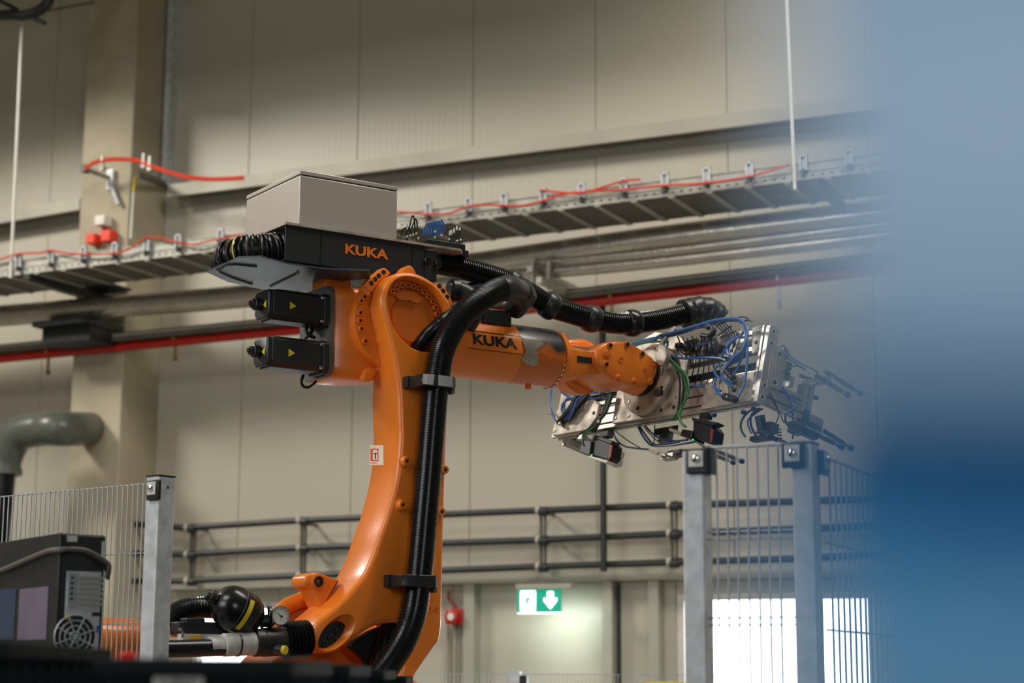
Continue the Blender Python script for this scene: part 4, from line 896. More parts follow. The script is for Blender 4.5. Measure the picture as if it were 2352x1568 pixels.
ndl = MB(); ndl.prism([c+Vector((-.014, .0022, .011)), c+Vector((.006, .0022, -.003)), c+Vector((.004, .0022, -.006))], [c+Vector((-.014, .003, .011)), c+Vector((.006, .003, -.003)), c+Vector((.004, .003, -.006))]); ndl.cyl(c+Vector((.004, .003, -.003)), c+Vector((.004, .001, -.003)), .0035, n=10); part(ndl, 'needle', BLACKP, gg)
tk = MB()
for k in range(11):
    a = R(-50+k*28); p = c+Vector((math.cos(a)*.022, .0025, math.sin(a)*.022)); tk.box(p-Vector((.0008, 0, .0018)), p+Vector((.0008, .0005, .0018)))
part(tk, 'gauge_marks', BLACKP, gg, kind='stuff')
part(MB().tube([Y(621,1420,.04), Y(619,1384,.04)], .008, 10), 'valve_body', CHROME, cb); part(MB().cyl(Y(619,1392,.04), Y(619,1382,.04), .011, n=12), 'valve_cap', GALV, cb)
part(MB().tube([Y(624,1428,.03), Y(640,1418,.02)], .010, 10), 'gauge_stub', CHROME, cb)
hf = thing('corrugated_hose', 'short black ribbed hose arching left of the pressure bottle', 'hose', RF, Y(440, 1420, .2))
mb = MB(); corr(mb, hosepts(RF, [(380,1440,.2),(400,1412,.2),(430,1398,.2),(470,1394,.2),(520,1400,.22),(560,1420,.26)], 10), .034, .0085, .003, 22); part(mb, 'ribbed_hose', BLACKG, hf, ang=25)
# orange base motor section at the left, seen behind the fence
bm = thing('robot_base_drive', 'orange gearbox housing with black ring seen through the left fence', 'gearbox', RF, Y(290, 1510, .3))
part(MB().lathe(Y(180, 1470, .3), Y(318, 1470, .3), [(0, .07), (.9, .068), (1, .06)], 36), 'drive_housing', ORANGE, bm)
part(MB().lathe(Y(262, 1452, .36), Y(345, 1445, .36), [(0, .03), (1, .03)], 20), 'drive_arm', ORANGE_IN, bm)
part(MB().lathe(Y(316, 1472, .3), Y(345, 1472, .3), [(0, .06), (.5, .062), (1, .058)], 32), 'drive_ring', BLACKG, bm)
# ================================================================= gripper tool
gc = Y(1492, 872, .22)
ca, sa = math.cos(TILT), math.sin(TILT)
GM = RF.M @ Matrix(((0, ca, sa, gc.x), (-1, 0, 0, gc.y), (0, -sa, ca, gc.z), (0, 0, 0, 1)))
GF = Frame(GM)       # x: toward the camera-right end, y: away from the robot, z: up the plate
g = lambda px, py, y=0: GF.Y(px, py, y)
gt = thing('gripper_tool', 'aluminium gripper frame with blue air tubes, sensors and suction rods on the robot wrist', 'gripper', GF, (0, 0, 0))
# flange between wrist and disc
part(MB().lathe((0, -.05, 0), (0, -.012, 0), [(0, .070), (.5, .074), (1, .068)], 36), 'tool_flange', BLACKM, gt)
disc = part(MB().lathe((0, -.014, 0), (0, .012, 0), [(0, .134), (.1, .139), (1, .139)], 72), 'round_plate', ALUW, gt, ang=30)
for k in range(10):
    a = R(k*36+10); c = Vector((math.cos(a)*.118, -.014, math.sin(a)*.118)); b_ = MB(); bolt(b_, c, (0, -1, 0), .0075, .003); part(b_, 'plate_screw', BLACKM if k % 2 else ALU, disc)
def gplate(name, pts, y0, y1, m=ALUW, screws=(), bev=.0015):
    o = part(slab(GF, pts, 1, y0, y1), name, m, gt, bevel=bev)
    for px, py in screws:
        b_ = MB(); bolt(b_, g(px, py, y0), (0, -1, 0), .0075, .003); part(b_, 'plate_screw', ALU if random.random() < .5 else BLACKM, o)
    return o
gplate('mounting_plate', [(1416,905),(1406,972),(1555,949),(1574,857),(1586,795),(1560,770),(1505,762),(1440,800)], .012, .026, screws=[(1419,936),(1414,960),(1444,955),(1519,942),(1548,935),(1553,911),(1538,862),(1572,852),(1518,800)])
gplate('side_plate', [(1269,1000),(1349,986),(1369,957),(1376,925),(1352,912),(1310,868),(1296,868),(1289,905)], .014, .026, screws=[(1275,988),(1297,877),(1364,948),(1308,934)])
gplate('side_plate', [(1610,940),(1724,919),(1733,853),(1674,862),(1620,880)], .014, .026, screws=[(1617,925),(1622,902),(1718,908),(1722,882)])
gplate('upper_plate', [(1640,905),(1642,880),(1650,876),(1650,900)], .010, .014)
# slotted aluminium profiles
def profile_loop(w, h, slots):
    """outline (u, v) of a slotted profile, u: 0..w (slot side at u=0), v: 0..h with slot centres"""
    P = [(0, 0)]
    for s in sorted(slots): P += [(0, s-.004), (.003, s-.004), (.003, s-.008), (.010, s-.008), (.010, s+.008), (.003, s+.008), (.003, s+.004), (0, s+.004)]
    P += [(0, h), (w, h)]
    for s in sorted(slots, reverse=True): P += [(w, s+.004), (w-.010, s+.004), (w-.010, s-.004), (w, s-.004)]
    P += [(w, 0), (w/2+.004, 0), (w/2+.004, .010), (w/2-.004, .010), (w/2-.004, 0)]
    return P
gxl = g(1267, 1003, .028).x; gxr = g(1740, 921, .028).x; gz0 = g(1500, 963, .028).z; gz1 = g(1590, 868, .028).z
def xprof(name, x0, x1, y0, w, z0, h, slots, m=ALU):
    lp_ = profile_loop(w, h, slots); mb = MB().prism([Vector((x0, y0+u, z0+v)) for u, v in lp_], [Vector((x1, y0+u, z0+v)) for u, v in lp_]); return part(mb, name, m, gt)
hh = gz1-gz0
xprof('profile_beam', gxl, gxr, .028, .04, gz0, min(.12, hh), [.02, .06, .10])
gu0 = g(1600, 832, .028).z; xprof('profile_beam', g(1300, 880, .028).x, gxr, .028, .04, gu0, .08, [.02, .06])
xprof('profile_beam', g(1300, 880, .028).x, gxr, .09, .06, gu0-.075, .06, [.03], BLACKM)  # black bar stands in for the shadowed gap below the upper beam
# end plate (faces the camera-right side)
ep = [(1770,745),(1780,749),(1787,757),(1783,790),(1792,800),(1809,804),(1812,814),(1795,893),(1788,896),(1770,888),(1765,893),(1760,922),(1756,928),(1739,921)]
epx = GF.Y(1740, 921, .0).x
E_ = part(slab(GF, ep, 0, epx, epx-.022), 'end_plate', ALU, gt, bevel=.002)
for px, py, r in ((1777,761,.010),(1772,788,.010),(1791,813,.013),(1780,878,.013),(1756,884,.010),(1751,911,.010)):
    c = GF.X(px, py, epx); mb = MB(); mb.lathe(c-Vector((.001, 0, 0)), c+Vector((.0012, 0, 0)), [(0, r), (1, r), (1, r*.75), (.4, r*.7)], 20); o = part(mb, 'hole_rim', GALV, E_); part(MB().cyl(c, c+Vector((.0009, 0, 0)), r*.62, n=16), 'plate_hole', BLACKM, E_)
for k in range(3):
    a = GF.X(1776+k*6-2, 800, epx); b = GF.X(1760+k*6+1, 890, epx); part(MB().tube([a+Vector((.0005, 0, 0)), b+Vector((.0005, 0, 0))], .0018, 6), 'milled_groove', ALUW, E_)
gplate('hole_plate', [(1728,752),(1752,745),(1741,808),(1726,812)], .0, .012, screws=[(1742,760),(1737,786)])
part(slab(GF, [(1752,747),(1756,746),(1731,920),(1724,919)], 1, .0, .02), 'edge_strip', ALU, gt)
# forward boom (away from the robot) with stepped slots
def yprof(name, x0, w, y0, y1, z0, h, slots, m=ALU):
    lp_ = profile_loop(w, h, slots); return part(MB().prism([Vector((x0-u, y0, z0+v)) for u, v in lp_], [Vector((x0-u, y1, z0+v)) for u, v in lp_]), name, m, gt)
q0 = GF.X(1762, 925, epx-.005); q1 = GF.X(1855, 975, epx-.005)
yprof('boom_profile', epx-.005, .04, .04, q1.y, q0.z+.0, .08, [.02, .06])
yprof('boom_profile', gxl+.06, .04, .07, .35, gz0-.02, .06, [.03])
# upright and cross at the boom's end
ux = epx-.002; a = GF.X(1838, 943, ux); b = GF.X(1866, 877, ux); yy0, yy1 = min(a.y, b.y), max(a.y, b.y)
ua = GF.X(1840, 943, ux); ub = GF.X(1849, 877, ux)
mb = MB(); lp_ = profile_loop(.04, .045, [.022]); mb.prism([Vector((ux-u, ua.y+v, ua.z)) for u, v in lp_], [Vector((ux-u, ua.y+v, ub.z)) for u, v in lp_]); part(mb, 'upright_profile', ALU, gt)
ca_ = GF.X(1848, 876, ux); cb_ = GF.X(1912, 864, ux)
def bargf(px0, py0, px1, py1, xx, r, name, m, n=4, parent=None):
    return part(MB().tube([GF.X(px0, py0, xx), GF.X(px1, py1, xx)], r, n), name, m, parent or gt)
bargf(1846, 878, 1912, 866, ux, .010, 'cross_bar', ALU); bargf(1860, 886, 1905, 878, ux, .007, 'cross_bar', ALU)
bargf(1806, 904, 1838, 908, ux, .003, 'frame_bar', ALU); bargf(1806, 928, 1836, 934, ux, .003, 'frame_bar', ALU); bargf(1807, 904, 1806, 928, ux, .003, 'frame_bar', ALU)
part(MB().box(GF.X(1803, 888, ux-.02), GF.X(1817, 868, ux-.02)+Vector((.02, 0, 0))), 'small_bracket', ALU, gt)
# suction rods with springs and cups
def rod(px0, py0, px1, py1, xx, cup=True, lab='suction_rod'):
    p0 = GF.X(px0, py0, xx); p1 = GF.X(px1, py1, xx); d = (p1-p0); L_ = d.length; d.normalize()
    o = part(MB().tube([p0-d*.05, p1], .0045, 8), lab, CHROME if random.random() < .5 else BLACKP, gt)
    a = d.orthogonal().normalized(); b = d.cross(a); tn = int(L_/.008); sp_ = [p0+d*(L_*.85*i/(tn*8))+(a*math.cos(i*math.pi/4)+b*math.sin(i*math.pi/4))*.0078 for i in range(tn*8)]
    part(MB().tube(sp_, .0016, 5), 'spring', BLACKM, o)
    part(MB().lathe(p1-d*.004, p1+d*.018, [(0, .006), (.2, .010), (.8, .012), (1, .010)], 14), 'suction_cup', BCUP, o)
    part(MB().lathe(p0-d*.055, p0-d*.01, [(0, .009), (1, .009)], 10), 'rod_guide', BLACKM, o)
for r_ in ((1635,1043,1680,1060,gxl+.18),(1650,1037,1700,1057,gxl+.22),(1860,990,1928,1024,epx),(1885,985,1950,1026,epx-.02),(1900,878,1942,903,epx),(1920,868,1972,900,epx-.02),(1790,1012,1812,1022,epx-.06)): rod(*r_)
for px, py in ((1703,944),(1870,911),(1727,937),(1635,950)):
    c = GF.X(px, py, epx-.04); part(MB().lathe(c, c+Vector((0, .016, 0)), [(0, .006), (.3, .009), (1, .008)], 12), 'suction_cup', BCUP, gt)
# valve / sensor assemblies below
def gbox(name, x0, y0, x1, y1, yc, d, m=BLACKM, bev=.003, parent=None):
    a = g(x0, y1, yc); b = g(x1, y0, yc); return part(MB().box((a.x, yc, a.z), (b.x, yc+d, b.z)), name, m, parent or gt, bevel=bev)
def sensor(pts_side, pts_front, hood, y0, lens):
    """sensor head: dark metal side plate, black front body, strip of rubber, small lamp"""
    s = part(slab(GF, pts_side, 1, y0, y0+.055, 0), 'sensor_head', BLACKM, gt, bevel=.005)
    part(slab(GF, pts_front, 1, y0-.012, y0+.05, 0), 'sensor_body', BLACKP, s, bevel=.003)
    part(slab(GF, hood, 1, y0-.006, y0+.03, 0), 'sensor_bracket', BLACKM, s, bevel=.002)
    c = g(*lens, y0-.013); part(MB().box(c-Vector((.004, .001, .002)), c+Vector((.004, 0, .003))), 'status_lamp', LAMP, s)
    return s
LAMP = mat('green_lamp', rgb(30, 200, 90), .4, emit=rgb(30, 230, 110), es=1.5)
s1 = sensor([(1360,1003),(1400,1012),(1405,1020),(1400,1048),(1393,1056),(1355,1044)], [(1336,1008),(1358,1012),(1354,1046),(1331,1038)], [(1362,996),(1408,1012),(1402,1020),(1360,1004)], .03, (1359, 1045))
s2 = sensor([(1592,965),(1632,975),(1638,985),(1634,1012),(1628,1018),(1590,1003)], [(1566,985),(1590,988),(1588,1008),(1562,1000)], [(1588,958),(1650,970),(1634,976),(1590,966)], -.01, (1592, 1010))
part(slab(GF, [(1353,1046),(1396,1057),(1392,1062),(1352,1050)], 1, .02, .06), 'light_window', WHITE, s1)
part(slab(GF, [(1401,1021),(1406,1022),(1402,1048),(1396,1056)], 1, .022, .028), 'seal_strip', mat('rust_red_seal', rgb(150, 60, 36), .5), s1)
part(slab(GF, [(1633,985),(1638,986),(1634,1012),(1630,1017)], 1, -.014, -.008), 'seal_strip', bpy.data.materials['rust_red_seal'], s2)
gbox('sensor_mount', 1376, 985, 1398, 1004, .04, .03, GREYP); gbox('sensor_mount', 1324, 996, 1338, 1010, .03, .03, ALU); gbox('sensor_mount', 1604, 946, 1624, 962, .02, .03, BLACKM)
c = g(1613, 965, .0); part(MB().lathe(c, c-Vector((0, 0, .03)), [(0, .006), (.4, .006), (.42, .009), (.8, .009), (1, .005)], 12), 'mount_screw', CHROME, gt)
# lower left suction manifolds seen below the beam
gbox('vacuum_valve', 1510, 985, 1535, 1014, .12, .03, GREYP); gbox('vacuum_valve', 1530, 1030, 1565, 1046, .14, .04, BLACKM); gbox('bracket_plate', 1500, 975, 1556, 1000, .10, .008, BLACKM)
part(MB().tube([g(1538,985,.06), g(1600,1012,.12), g(1622,1028,.16)], .007, 6), 'support_rail', ALU, gt)
part(MB().tube([g(1492,1034,.1), g(1512,1042,.1)], .006, 8), 'air_fitting', WHITE, gt); part(MB().tube([g(1512,1036,.1), g(1530,1042,.1)], .005, 8), 'air_fitting', WHITE, gt)
part(MB().box(g(1518,1054,.12), g(1560,1044,.15)), 'bracket_plate', ALU, gt)
gbox('valve_block', 1720, 995, 1765, 1012, .10, .03, BLACKM); gbox('valve_block', 1748, 966, 1772, 992, .12, .04, GREYP); gbox('valve_block', 1728, 984, 1750, 994, .10, .02, ALU)
part(MB().tube([g(1745,955,.08), g(1752,990,.10), g(1772,1002,.12)], .018, 8), 'valve_body', BLACKM, gt)
for k in range(4): part(MB().tube([g(1785+k*.5, 985+k*7, .1), g(1794+k*.5, 986+k*7, .1)], .003, 6), 'air_fitting', BLACKP, gt)
def ub(name, x0, y0, x1, y1, m, xx=None, t=.03):
    xx = ux if xx is None else xx; a = GF.X(x0, y1, xx); b = GF.X(x1, y0, xx); return part(MB().box((xx-t, a.y, a.z), (xx, b.y, b.z)), name, m, gt, bevel=.003)
ub('boom_block', 1842, 942, 1862, 962, BLACKM); ub('boom_block', 1858, 962, 1892, 970, ALU, ux-.01); ub('valve_block', 1820, 975, 1848, 990, GREYP); ub('valve_block', 1848, 978, 1885, 996, BLACKM, ux-.01); ub('boom_block', 1840, 962, 1862, 975, BLACKM); ub('small_plate', 1890, 966, 1893, 998, ALU)
bargf(1848, 980, 1885, 996, ux, .006, 'air_fitting', ALU, 8); bargf(1820, 976, 1846, 988, ux+.01, .006, 'air_fitting', BLACKP, 8); bargf(1838, 862, 1880, 876, ux, .007, 'air_fitting', GREYP, 8); bargf(1880, 862, 1905, 874, ux, .006, 'air_fitting', BRASS, 8)
bargf(1824, 992, 1820, 1008, ux, .003, 'air_fitting', BLACKP, 6)
# valve bank above
gplate('valve_bank_plate', [(1604,776),(1658,764),(1652,790),(1600,792)], -.01, .0, ALUW)
part(slab(GF, [(1655,765),(1672,772),(1669,795),(1652,790)], 1, -.004, .03), 'valve_bank_side', GREYP, gt)
gbox('valve_bank', 1612, 792, 1656, 808, .0, .03, BLACKM)
for k in range(6):
    x = 1602+k*7.6+(3 if k > 4 else 0); yt = 778-k*1.2
    part(MB().lathe(g(x, yt, -.014), g(x-2, yt+16, -.016), [(0, .0045), (.5, .0055), (.55, .004), (1, .004)], 10), 'air_fitting', CHROME if k % 2 else BLACKP, gt)
    part(MB().lathe(g(x-2, yt+14, -.017), g(x-2, yt+18, -.017), [(0, .0055), (1, .0055)], 10), 'fitting_ring', BLUEC, gt)
    part(MB().lathe(g(x-2, yt+18, -.016), g(x-2, yt+30, -.016), [(0, .004), (1, .0035)], 8), 'air_fitting', CHROME if k % 2 == 0 else BLACKP, gt)
    part(MB().tube(spline([g(x-2, yt+28, -.016), g(x-4+k*2, yt+50, -.012), g(x-12+k*5, yt+82, 0), g(x-20+k*6, yt+108, .01)], 5), .0022, 6), 'black_wire', BLACKP, gt)
gplate('small_plate', [(1698,751),(1706,756),(1680,824),(1668,818)], -.03, -.022, ALUW, screws=[(1694,768),(1680,805)])
# lower bracket with fittings on the right plate
part(slab(GF, [(1652,842),(1668,852),(1672,905),(1662,913),(1657,880)], 1, -.035, .012), 'tube_bracket', ALUW, gt, bevel=.003)
part(MB().tube([g(1668,850,-.04), g(1684,868,-.04)], .012, 10), 'tube_fitting', BLACKP, gt); part(MB().tube([g(1664,910,-.04), g(1690,918,-.04)], .013, 12), 'tube_fitting', BLACKM, gt)
for px, py in ((1678,858),(1686,895),(1686,878),(1690,914),(1672,912)): part(MB().sphere(g(px, py, -.045), .009, 10), 'tube_fitting', BLACKP if px != 1672 else CHROME, gt)
# dark valve terminal and cable clutter above the round plate
gbox('valve_terminal', 1566, 776, 1600, 806, .0, .04, BLACKP); gbox('valve_terminal', 1672, 800, 1700, 822, .0, .03, BLACKM); gbox('cable_gland', 1548, 784, 1562, 798, -.01, .03, BLACKM)
for k in range(9):
    x = 1556+k*11; P = [g(x, 772+(k % 3)*3, -.02), g(x+6+(k % 4)*3, 790+(k % 5)*3, -.03), g(x+(k % 2)*9, 806+(k % 3)*5, -.02), g(x+14-(k % 3)*6, 822, -.005)]
    part(MB().tube(spline(P, 5), .0028, 6), 'black_cable', BLACKP, gt)
for k in range(4):
    P = [g(1640+k*6, 742-k*2, -.03), g(1655+k*8, 756, -.05), g(1668+k*7, 768+k*3, -.04), g(1690-k*3, 790+k*4, -.03)]
    part(MB().tube(spline(P, 5), .0026, 6), 'black_cable', BLACKP, gt)
part(MB().tube(spline([g(1632,742,-.02), g(1640,760,-.02), g(1628,772,-.01), g(1612,770,-.01)], 5), .010, 10), 'cable_bundle', BLACKP, gt)
# silver strap at the wrist
part(MB().tube(spline([g(1552,752,-.05), g(1530,775,-.06), g(1510,808,-.07)], 5), .009, 6), 'strap_bar', ALUW, gt)
part(slab(GF, [(1506,800),(1520,790),(1528,800),(1530,820),(1520,838),(1508,832)], 1, -.075, -.05, 2), 'elbow_bracket', ALUW, gt, bevel=.003)
part(MB().tube(spline([g(1520,836,-.06), g(1521,855,-.055), g(1514,880,-.05), g(1508,892,-.05)], 5), .006, 8), 'metal_pipe', CHROME, gt)
gbox('connector', 1500, 892, 1516, 908, -.06, .02, BLACKM)
# tubes and cables
def gt_tube(lst, r, m, name='air_tube', n=7):
    P = spline([g(a, b, y) for a, b, y in lst], n); return part(MB().tube(P, r, 8), name, m, gt)
for k in range(4):
    o_ = k*2.2; y_ = -.06-.008*k
    gt_tube([(1505+k*4,776-o_,y_+.02),(1545,770-o_,y_),(1590,757-o_,y_),(1640,742-o_,y_),(1680,736-o_*.8,y_),(1706,741-o_*.5,y_),(1714+k,762,y_),(1712-k*2,800,y_),(1700-k*6,824,y_),(1680-k*5,835+k*4,y_+.02)], .0048, BLUEC)
for lst in ([(1714,760,-.07),(1717,800,-.07),(1714,850,-.06),(1708,885,-.05),(1694,912,-.05)], [(1714,770,-.065),(1705,815,-.06),(1694,845,-.05),(1684,862,-.045)],
            [(1708,764,-.07),(1680,785,-.07),(1664,806,-.06),(1658,822,-.05)], [(1704,770,-.07),(1680,783,-.07),(1672,800,-.06),(1676,815,-.06),(1692,822,-.05)],
            [(1686,772,-.06),(1672,790,-.06),(1670,808,-.06),(1680,824,-.05)], [(1660,838,-.04),(1646,842,-.045),(1641,852,-.045),(1650,866,-.045),(1668,874,-.045),(1682,880,-.04)],
            [(1662,848,-.04),(1659,862,-.05),(1668,878,-.05),(1682,890,-.045)], [(1648,866,-.04),(1641,874,-.045),(1641,890,-.045),(1656,898,-.04)], [(1642,882,-.04),(1646,900,-.045),(1660,911,-.04)],
            [(1534,790,-.05),(1531,802,-.05),(1540,815,-.04),(1570,823,-.03),(1610,821,-.02),(1650,822,-.02),(1668,828,-.02)], [(1582,892,-.01),(1592,886,-.01),(1606,887,-.01),(1616,887,0)]):
    gt_tube(lst, .0045, BLUEC)
for k in range(3):
    gt_tube([(1534,788-k*2,-.055),(1520,778-k*2,-.06),(1500,776+k*3,-.05),(1470,784+k*3,-.04),(1448,792+k*3,-.02)], .004, BLUEC)
gt_tube([(1534,786,-.05),(1510,784,-.055),(1480,787,-.05),(1452,795,-.02)], .0045, GREENC, 'green_cable')
for k in range(3):
    gt_tube([(1530,780,-.06),(1520+k*2,795,-.06),(1528+k*2,815,-.055),(1548+k*4,840,-.04),(1568+k*4,862,-.03),(1578+k*2,890,-.03),(1574+k,915,-.03),(1562,940,-.03),(1552-k*4,965,-.03)], .0045, [GREENC, BLACKP, GREENC][k], 'green_cable' if k != 1 else 'black_cable')
gt_tube([(1566,938,-.03),(1560,955,-.035),(1566,972,-.03),(1576,980,-.02)], .005, GREENC, 'green_cable')
gt_tube([(1540,818,-.03),(1555,850,-.03),(1562,880,-.03),(1560,920,-.03),(1556,950,-.03)], .004, BLACKP, 'black_cable'); gt_tube([(1545,820,-.03),(1562,850,-.03),(1570,885,-.03),(1566,925,-.03),(1562,950,-.03)], .004, BLACKP, 'black_cable')
gt_tube([(1700,742,-.07),(1716,735,-.06),(1728,738,-.05)], .004, BLACKP, 'black_cable'); gt_tube([(1645,748,-.06),(1670,738,-.06),(1700,728,-.05),(1716,730,-.05),(1726,738,-.05)], .0025, BLACKP, 'black_cable')
for lst in ([(1560,800,-.01),(1570,812,-.02),(1585,814,-.02),(1598,808,-.02)], [(1650,770,-.02),(1665,758,-.03),(1680,748,-.03)], [(1655,775,-.02),(1680,765,-.03),(1690,760,-.03)]): gt_tube(lst, .003, BLACKP, 'black_cable')
# left side bundles
for k, lst in enumerate(([(1268,885,0),(1265,910,0),(1267,940,0),(1276,965,0),(1285,975,0)], [(1284,880,0),(1290,900,0),(1305,910,0),(1322,915,0)], [(1290,876,-.01),(1300,895,-.01),(1318,905,-.01),(1330,900,-.01)],
            [(1372,900,-.01),(1345,905,-.01),(1325,920,-.015),(1316,945,-.015),(1305,965,-.01)], [(1365,896,-.01),(1340,902,-.01),(1320,915,-.015),(1312,940,-.015),(1300,965,-.01)], [(1322,918,-.01),(1305,918,-.015),(1294,926,-.015),(1290,942,-.01),(1292,958,-.01)], [(1318,914,-.01),(1302,915,-.015),(1296,930,-.015),(1296,948,-.01)], [(1390,909,-.01),(1370,915,-.01),(1352,914,-.01)])):
    gt_tube(lst, .0042, BLUED if k % 3 else BLUEC)
part(MB().tube([g(1284,972,0), g(1310,940,-.01), g(1330,905,-.005)], .014, 8), 'cable_bundle', BLACKP, gt); part(MB().tube([g(1300,965,0), g(1330,930,-.01), g(1352,905,0)], .011, 8), 'cable_bundle', BLACKM, gt)
part(MB().tube([g(1256,950,0), g(1288,957,0)], .0018, 6), 'thin_wire', BRASS, gt); part(MB().sphere(g(1286,973,-.01), .009, 10), 'tube_fitting', CHROME, gt)
for k in range(4):
    gt_tube([(1398+k*3,905,-.01),(1390+k*3,930,-.012),(1384+k*2,950,-.012),(1376-k*2,972,-.01),(1366-k*6,990,0)], .005, BLACKP if k != 2 else GREENC, 'black_cable' if k != 2 else 'green_cable')
gt_tube([(1376,966,-.012),(1362,982,-.01),(1344,992,-.005),(1338,1003,0)], .0035, GREENC, 'green_cable'); gt_tube([(1372,968,-.012),(1350,985,-.01),(1328,1000,0),(1326,1012,0),(1336,1020,.01)], .0035, BLACKP, 'black_cable')
part(MB().sphere(g(1375,968,-.014), .007, 10), 'tie_clip', WHITE, gt)
# hanging tubes below the beam
for lst, r in (([(1408,990,.06),(1415,1008,.06),(1430,1022,.07),(1452,1028,.08),(1490,1032,.1)], .0035), ([(1466,980,.06),(1476,1000,.07),(1490,1018,.08),(1505,1024,.09),(1545,1022,.1),(1600,1014,.1)], .004), ([(1470,980,.06),(1482,998,.07),(1496,1016,.08),(1510,1021,.09),(1560,1014,.1)], .004), ([(1482,978,.06),(1498,995,.07),(1520,1008,.08),(1550,1012,.1),(1580,1010,.1)], .004),
               ([(1745,938,.08),(1720,945,.09),(1704,965,.09),(1702,985,.09),(1712,1003,.1)], .0042), ([(1748,940,.08),(1728,950,.09),(1724,970,.09),(1730,990,.1),(1736,1000,.1)], .0042), ([(1752,938,.08),(1722,960,.09),(1718,975,.09),(1726,995,.1)], .003)):
    gt_tube(lst, r, BLUED)
for lst in ([(1414,990,.06),(1440,1010,.07),(1470,1028,.09)], [(1504,975,.06),(1503,1000,.07),(1502,1022,.09)], [(1478,980,.06),(1500,1004,.07),(1520,1020,.09)]): gt_tube(lst, .002, BLACKP, 'black_wire')
def ux_tube(lst, r, m, name='air_tube', xx=None):
    P = spline([GF.X(a, b, ux+.01 if xx is None else xx) for a, b in lst], 6); part(MB().tube(P, r, 7), name, m, gt)
for lst, r, m in (([(1792,798),(1796,793),(1803,797),(1812,815),(1840,835),(1868,848),(1880,858)], .0028, BLUEC), ([(1803,800),(1810,808),(1808,820),(1830,836),(1850,850)], .0035, BLUEC), ([(1796,886),(1806,900),(1818,915),(1832,925),(1842,930)], .0035, BLUEC),
                  ([(1798,892),(1812,915),(1820,940),(1822,965),(1838,978)], .003, BLUED), ([(1822,940),(1806,950),(1805,968),(1814,980),(1822,985)], .004, BLUED), ([(1766,905),(1780,930),(1792,950),(1800,968),(1818,970)], .0022, BLACKP), ([(1768,900),(1788,945),(1780,975),(1762,990),(1752,998)], .0022, BLACKP), ([(1796,858),(1806,846),(1825,840),(1845,842)], .0022, BLACKP)):
    ux_tube(lst, r, m)
# ================================================================= fences
def fence(name, label, F, base, x0, x1, zt_, spacing, rows, first, wr=.0022, posts=(), stuff=False, zbot=.12, rowstep=.2):
    t = thing(name, label, 'fence', F, base)
    n_ = int((x1-x0)/spacing)
    if stuff:
        mb = MB()
        for i in range(n_+1): mb.tube([Vector((x0+i*spacing, 0, zbot)), Vector((x0+i*spacing, 0, zt_))], wr, 4)
        part(mb, 'mesh_wires', WIRE, t, kind='stuff')
    else:
        v = None
        for i in range(n_+1):
            xx = x0+i*spacing
            if v is None:
                w = part(MB().tube([Vector((xx, 0, zbot)), Vector((xx, 0, zt_))], wr, 8), 'upright_wire', WIRE, t); v = w
            else:
                w = v.copy(); link(w); w.parent = t; w.location = (v.location.x+i*spacing, v.location.y, v.location.z); BASE[w] = BASE[v]
    z = zt_
    while z > zbot+.05:
        part(MB().tube([Vector((x0-.005, .004, z-.002)), Vector((x1+.005, .004, z-.002))], wr, 8), 'cross_wire', WIRE, t); z -= rowstep
    return t
def post(t, F, x0, y0, w, d, zt_, cap=True):
    p = part(MB().box((x0, y0, 0), (x0+w, y0+d, zt_)), 'post', GALV, t, bevel=.004)
    part(MB().box((x0-.001, y0-.001, zt_), (x0+w+.001, y0+d+.001, zt_+.004)), 'post_cap', BLACKP, p)
    return p
def clampf(t, c, dirx, n):
    """square clamp: black plate, steel square, bolt; c in frame, facing -y"""
    k = part(MB().box(c+Vector((-.026, -.012, -.032)), c+Vector((.026, .0, .026))), 'panel_clamp', BLACKP, t, bevel=.003)
    part(MB().box(c+Vector((-.018, -.017, -.018)), c+Vector((.018, -.012, .02))), 'clamp_plate', WHITEL, k, bevel=.002)
    part(MB().lathe(c+Vector((0, -.017, .002)), c+Vector((0, -.026, .002)), [(0, .010), (.6, .009), (1, .004)], 14), 'clamp_bolt', CHROME, k)
# left fence
P0 = CAM+ray(345, 1100)*5.3; LF = mkframe(Vector((P0.x, P0.y, 0)), R(-38)); ztp = P0.z
fl = fence('mesh_fence', 'galvanised wire mesh fence with square post at the left, behind the computer tower', LF, (0, 0, 0), -1.805, -.005, ztp-.01, .0225, 0, 0, rowstep=.2)
for o in [c for c in fl.children if c.name.startswith('cross_wire')][1:]: pass
post(fl, LF, 0, -.015, .056, .062, ztp+.005)
cp0 = LF.Y(357, 1123, -.015); clampf(fl, Vector((cp0.x+.0, -.015, cp0.z)), 1, 0)
c = LF.Y(385, 1119, -.016); part(MB().cyl(c, c+Vector((0, .002, 0)), .005, n=10), 'post_hole', BLACKP, fl)
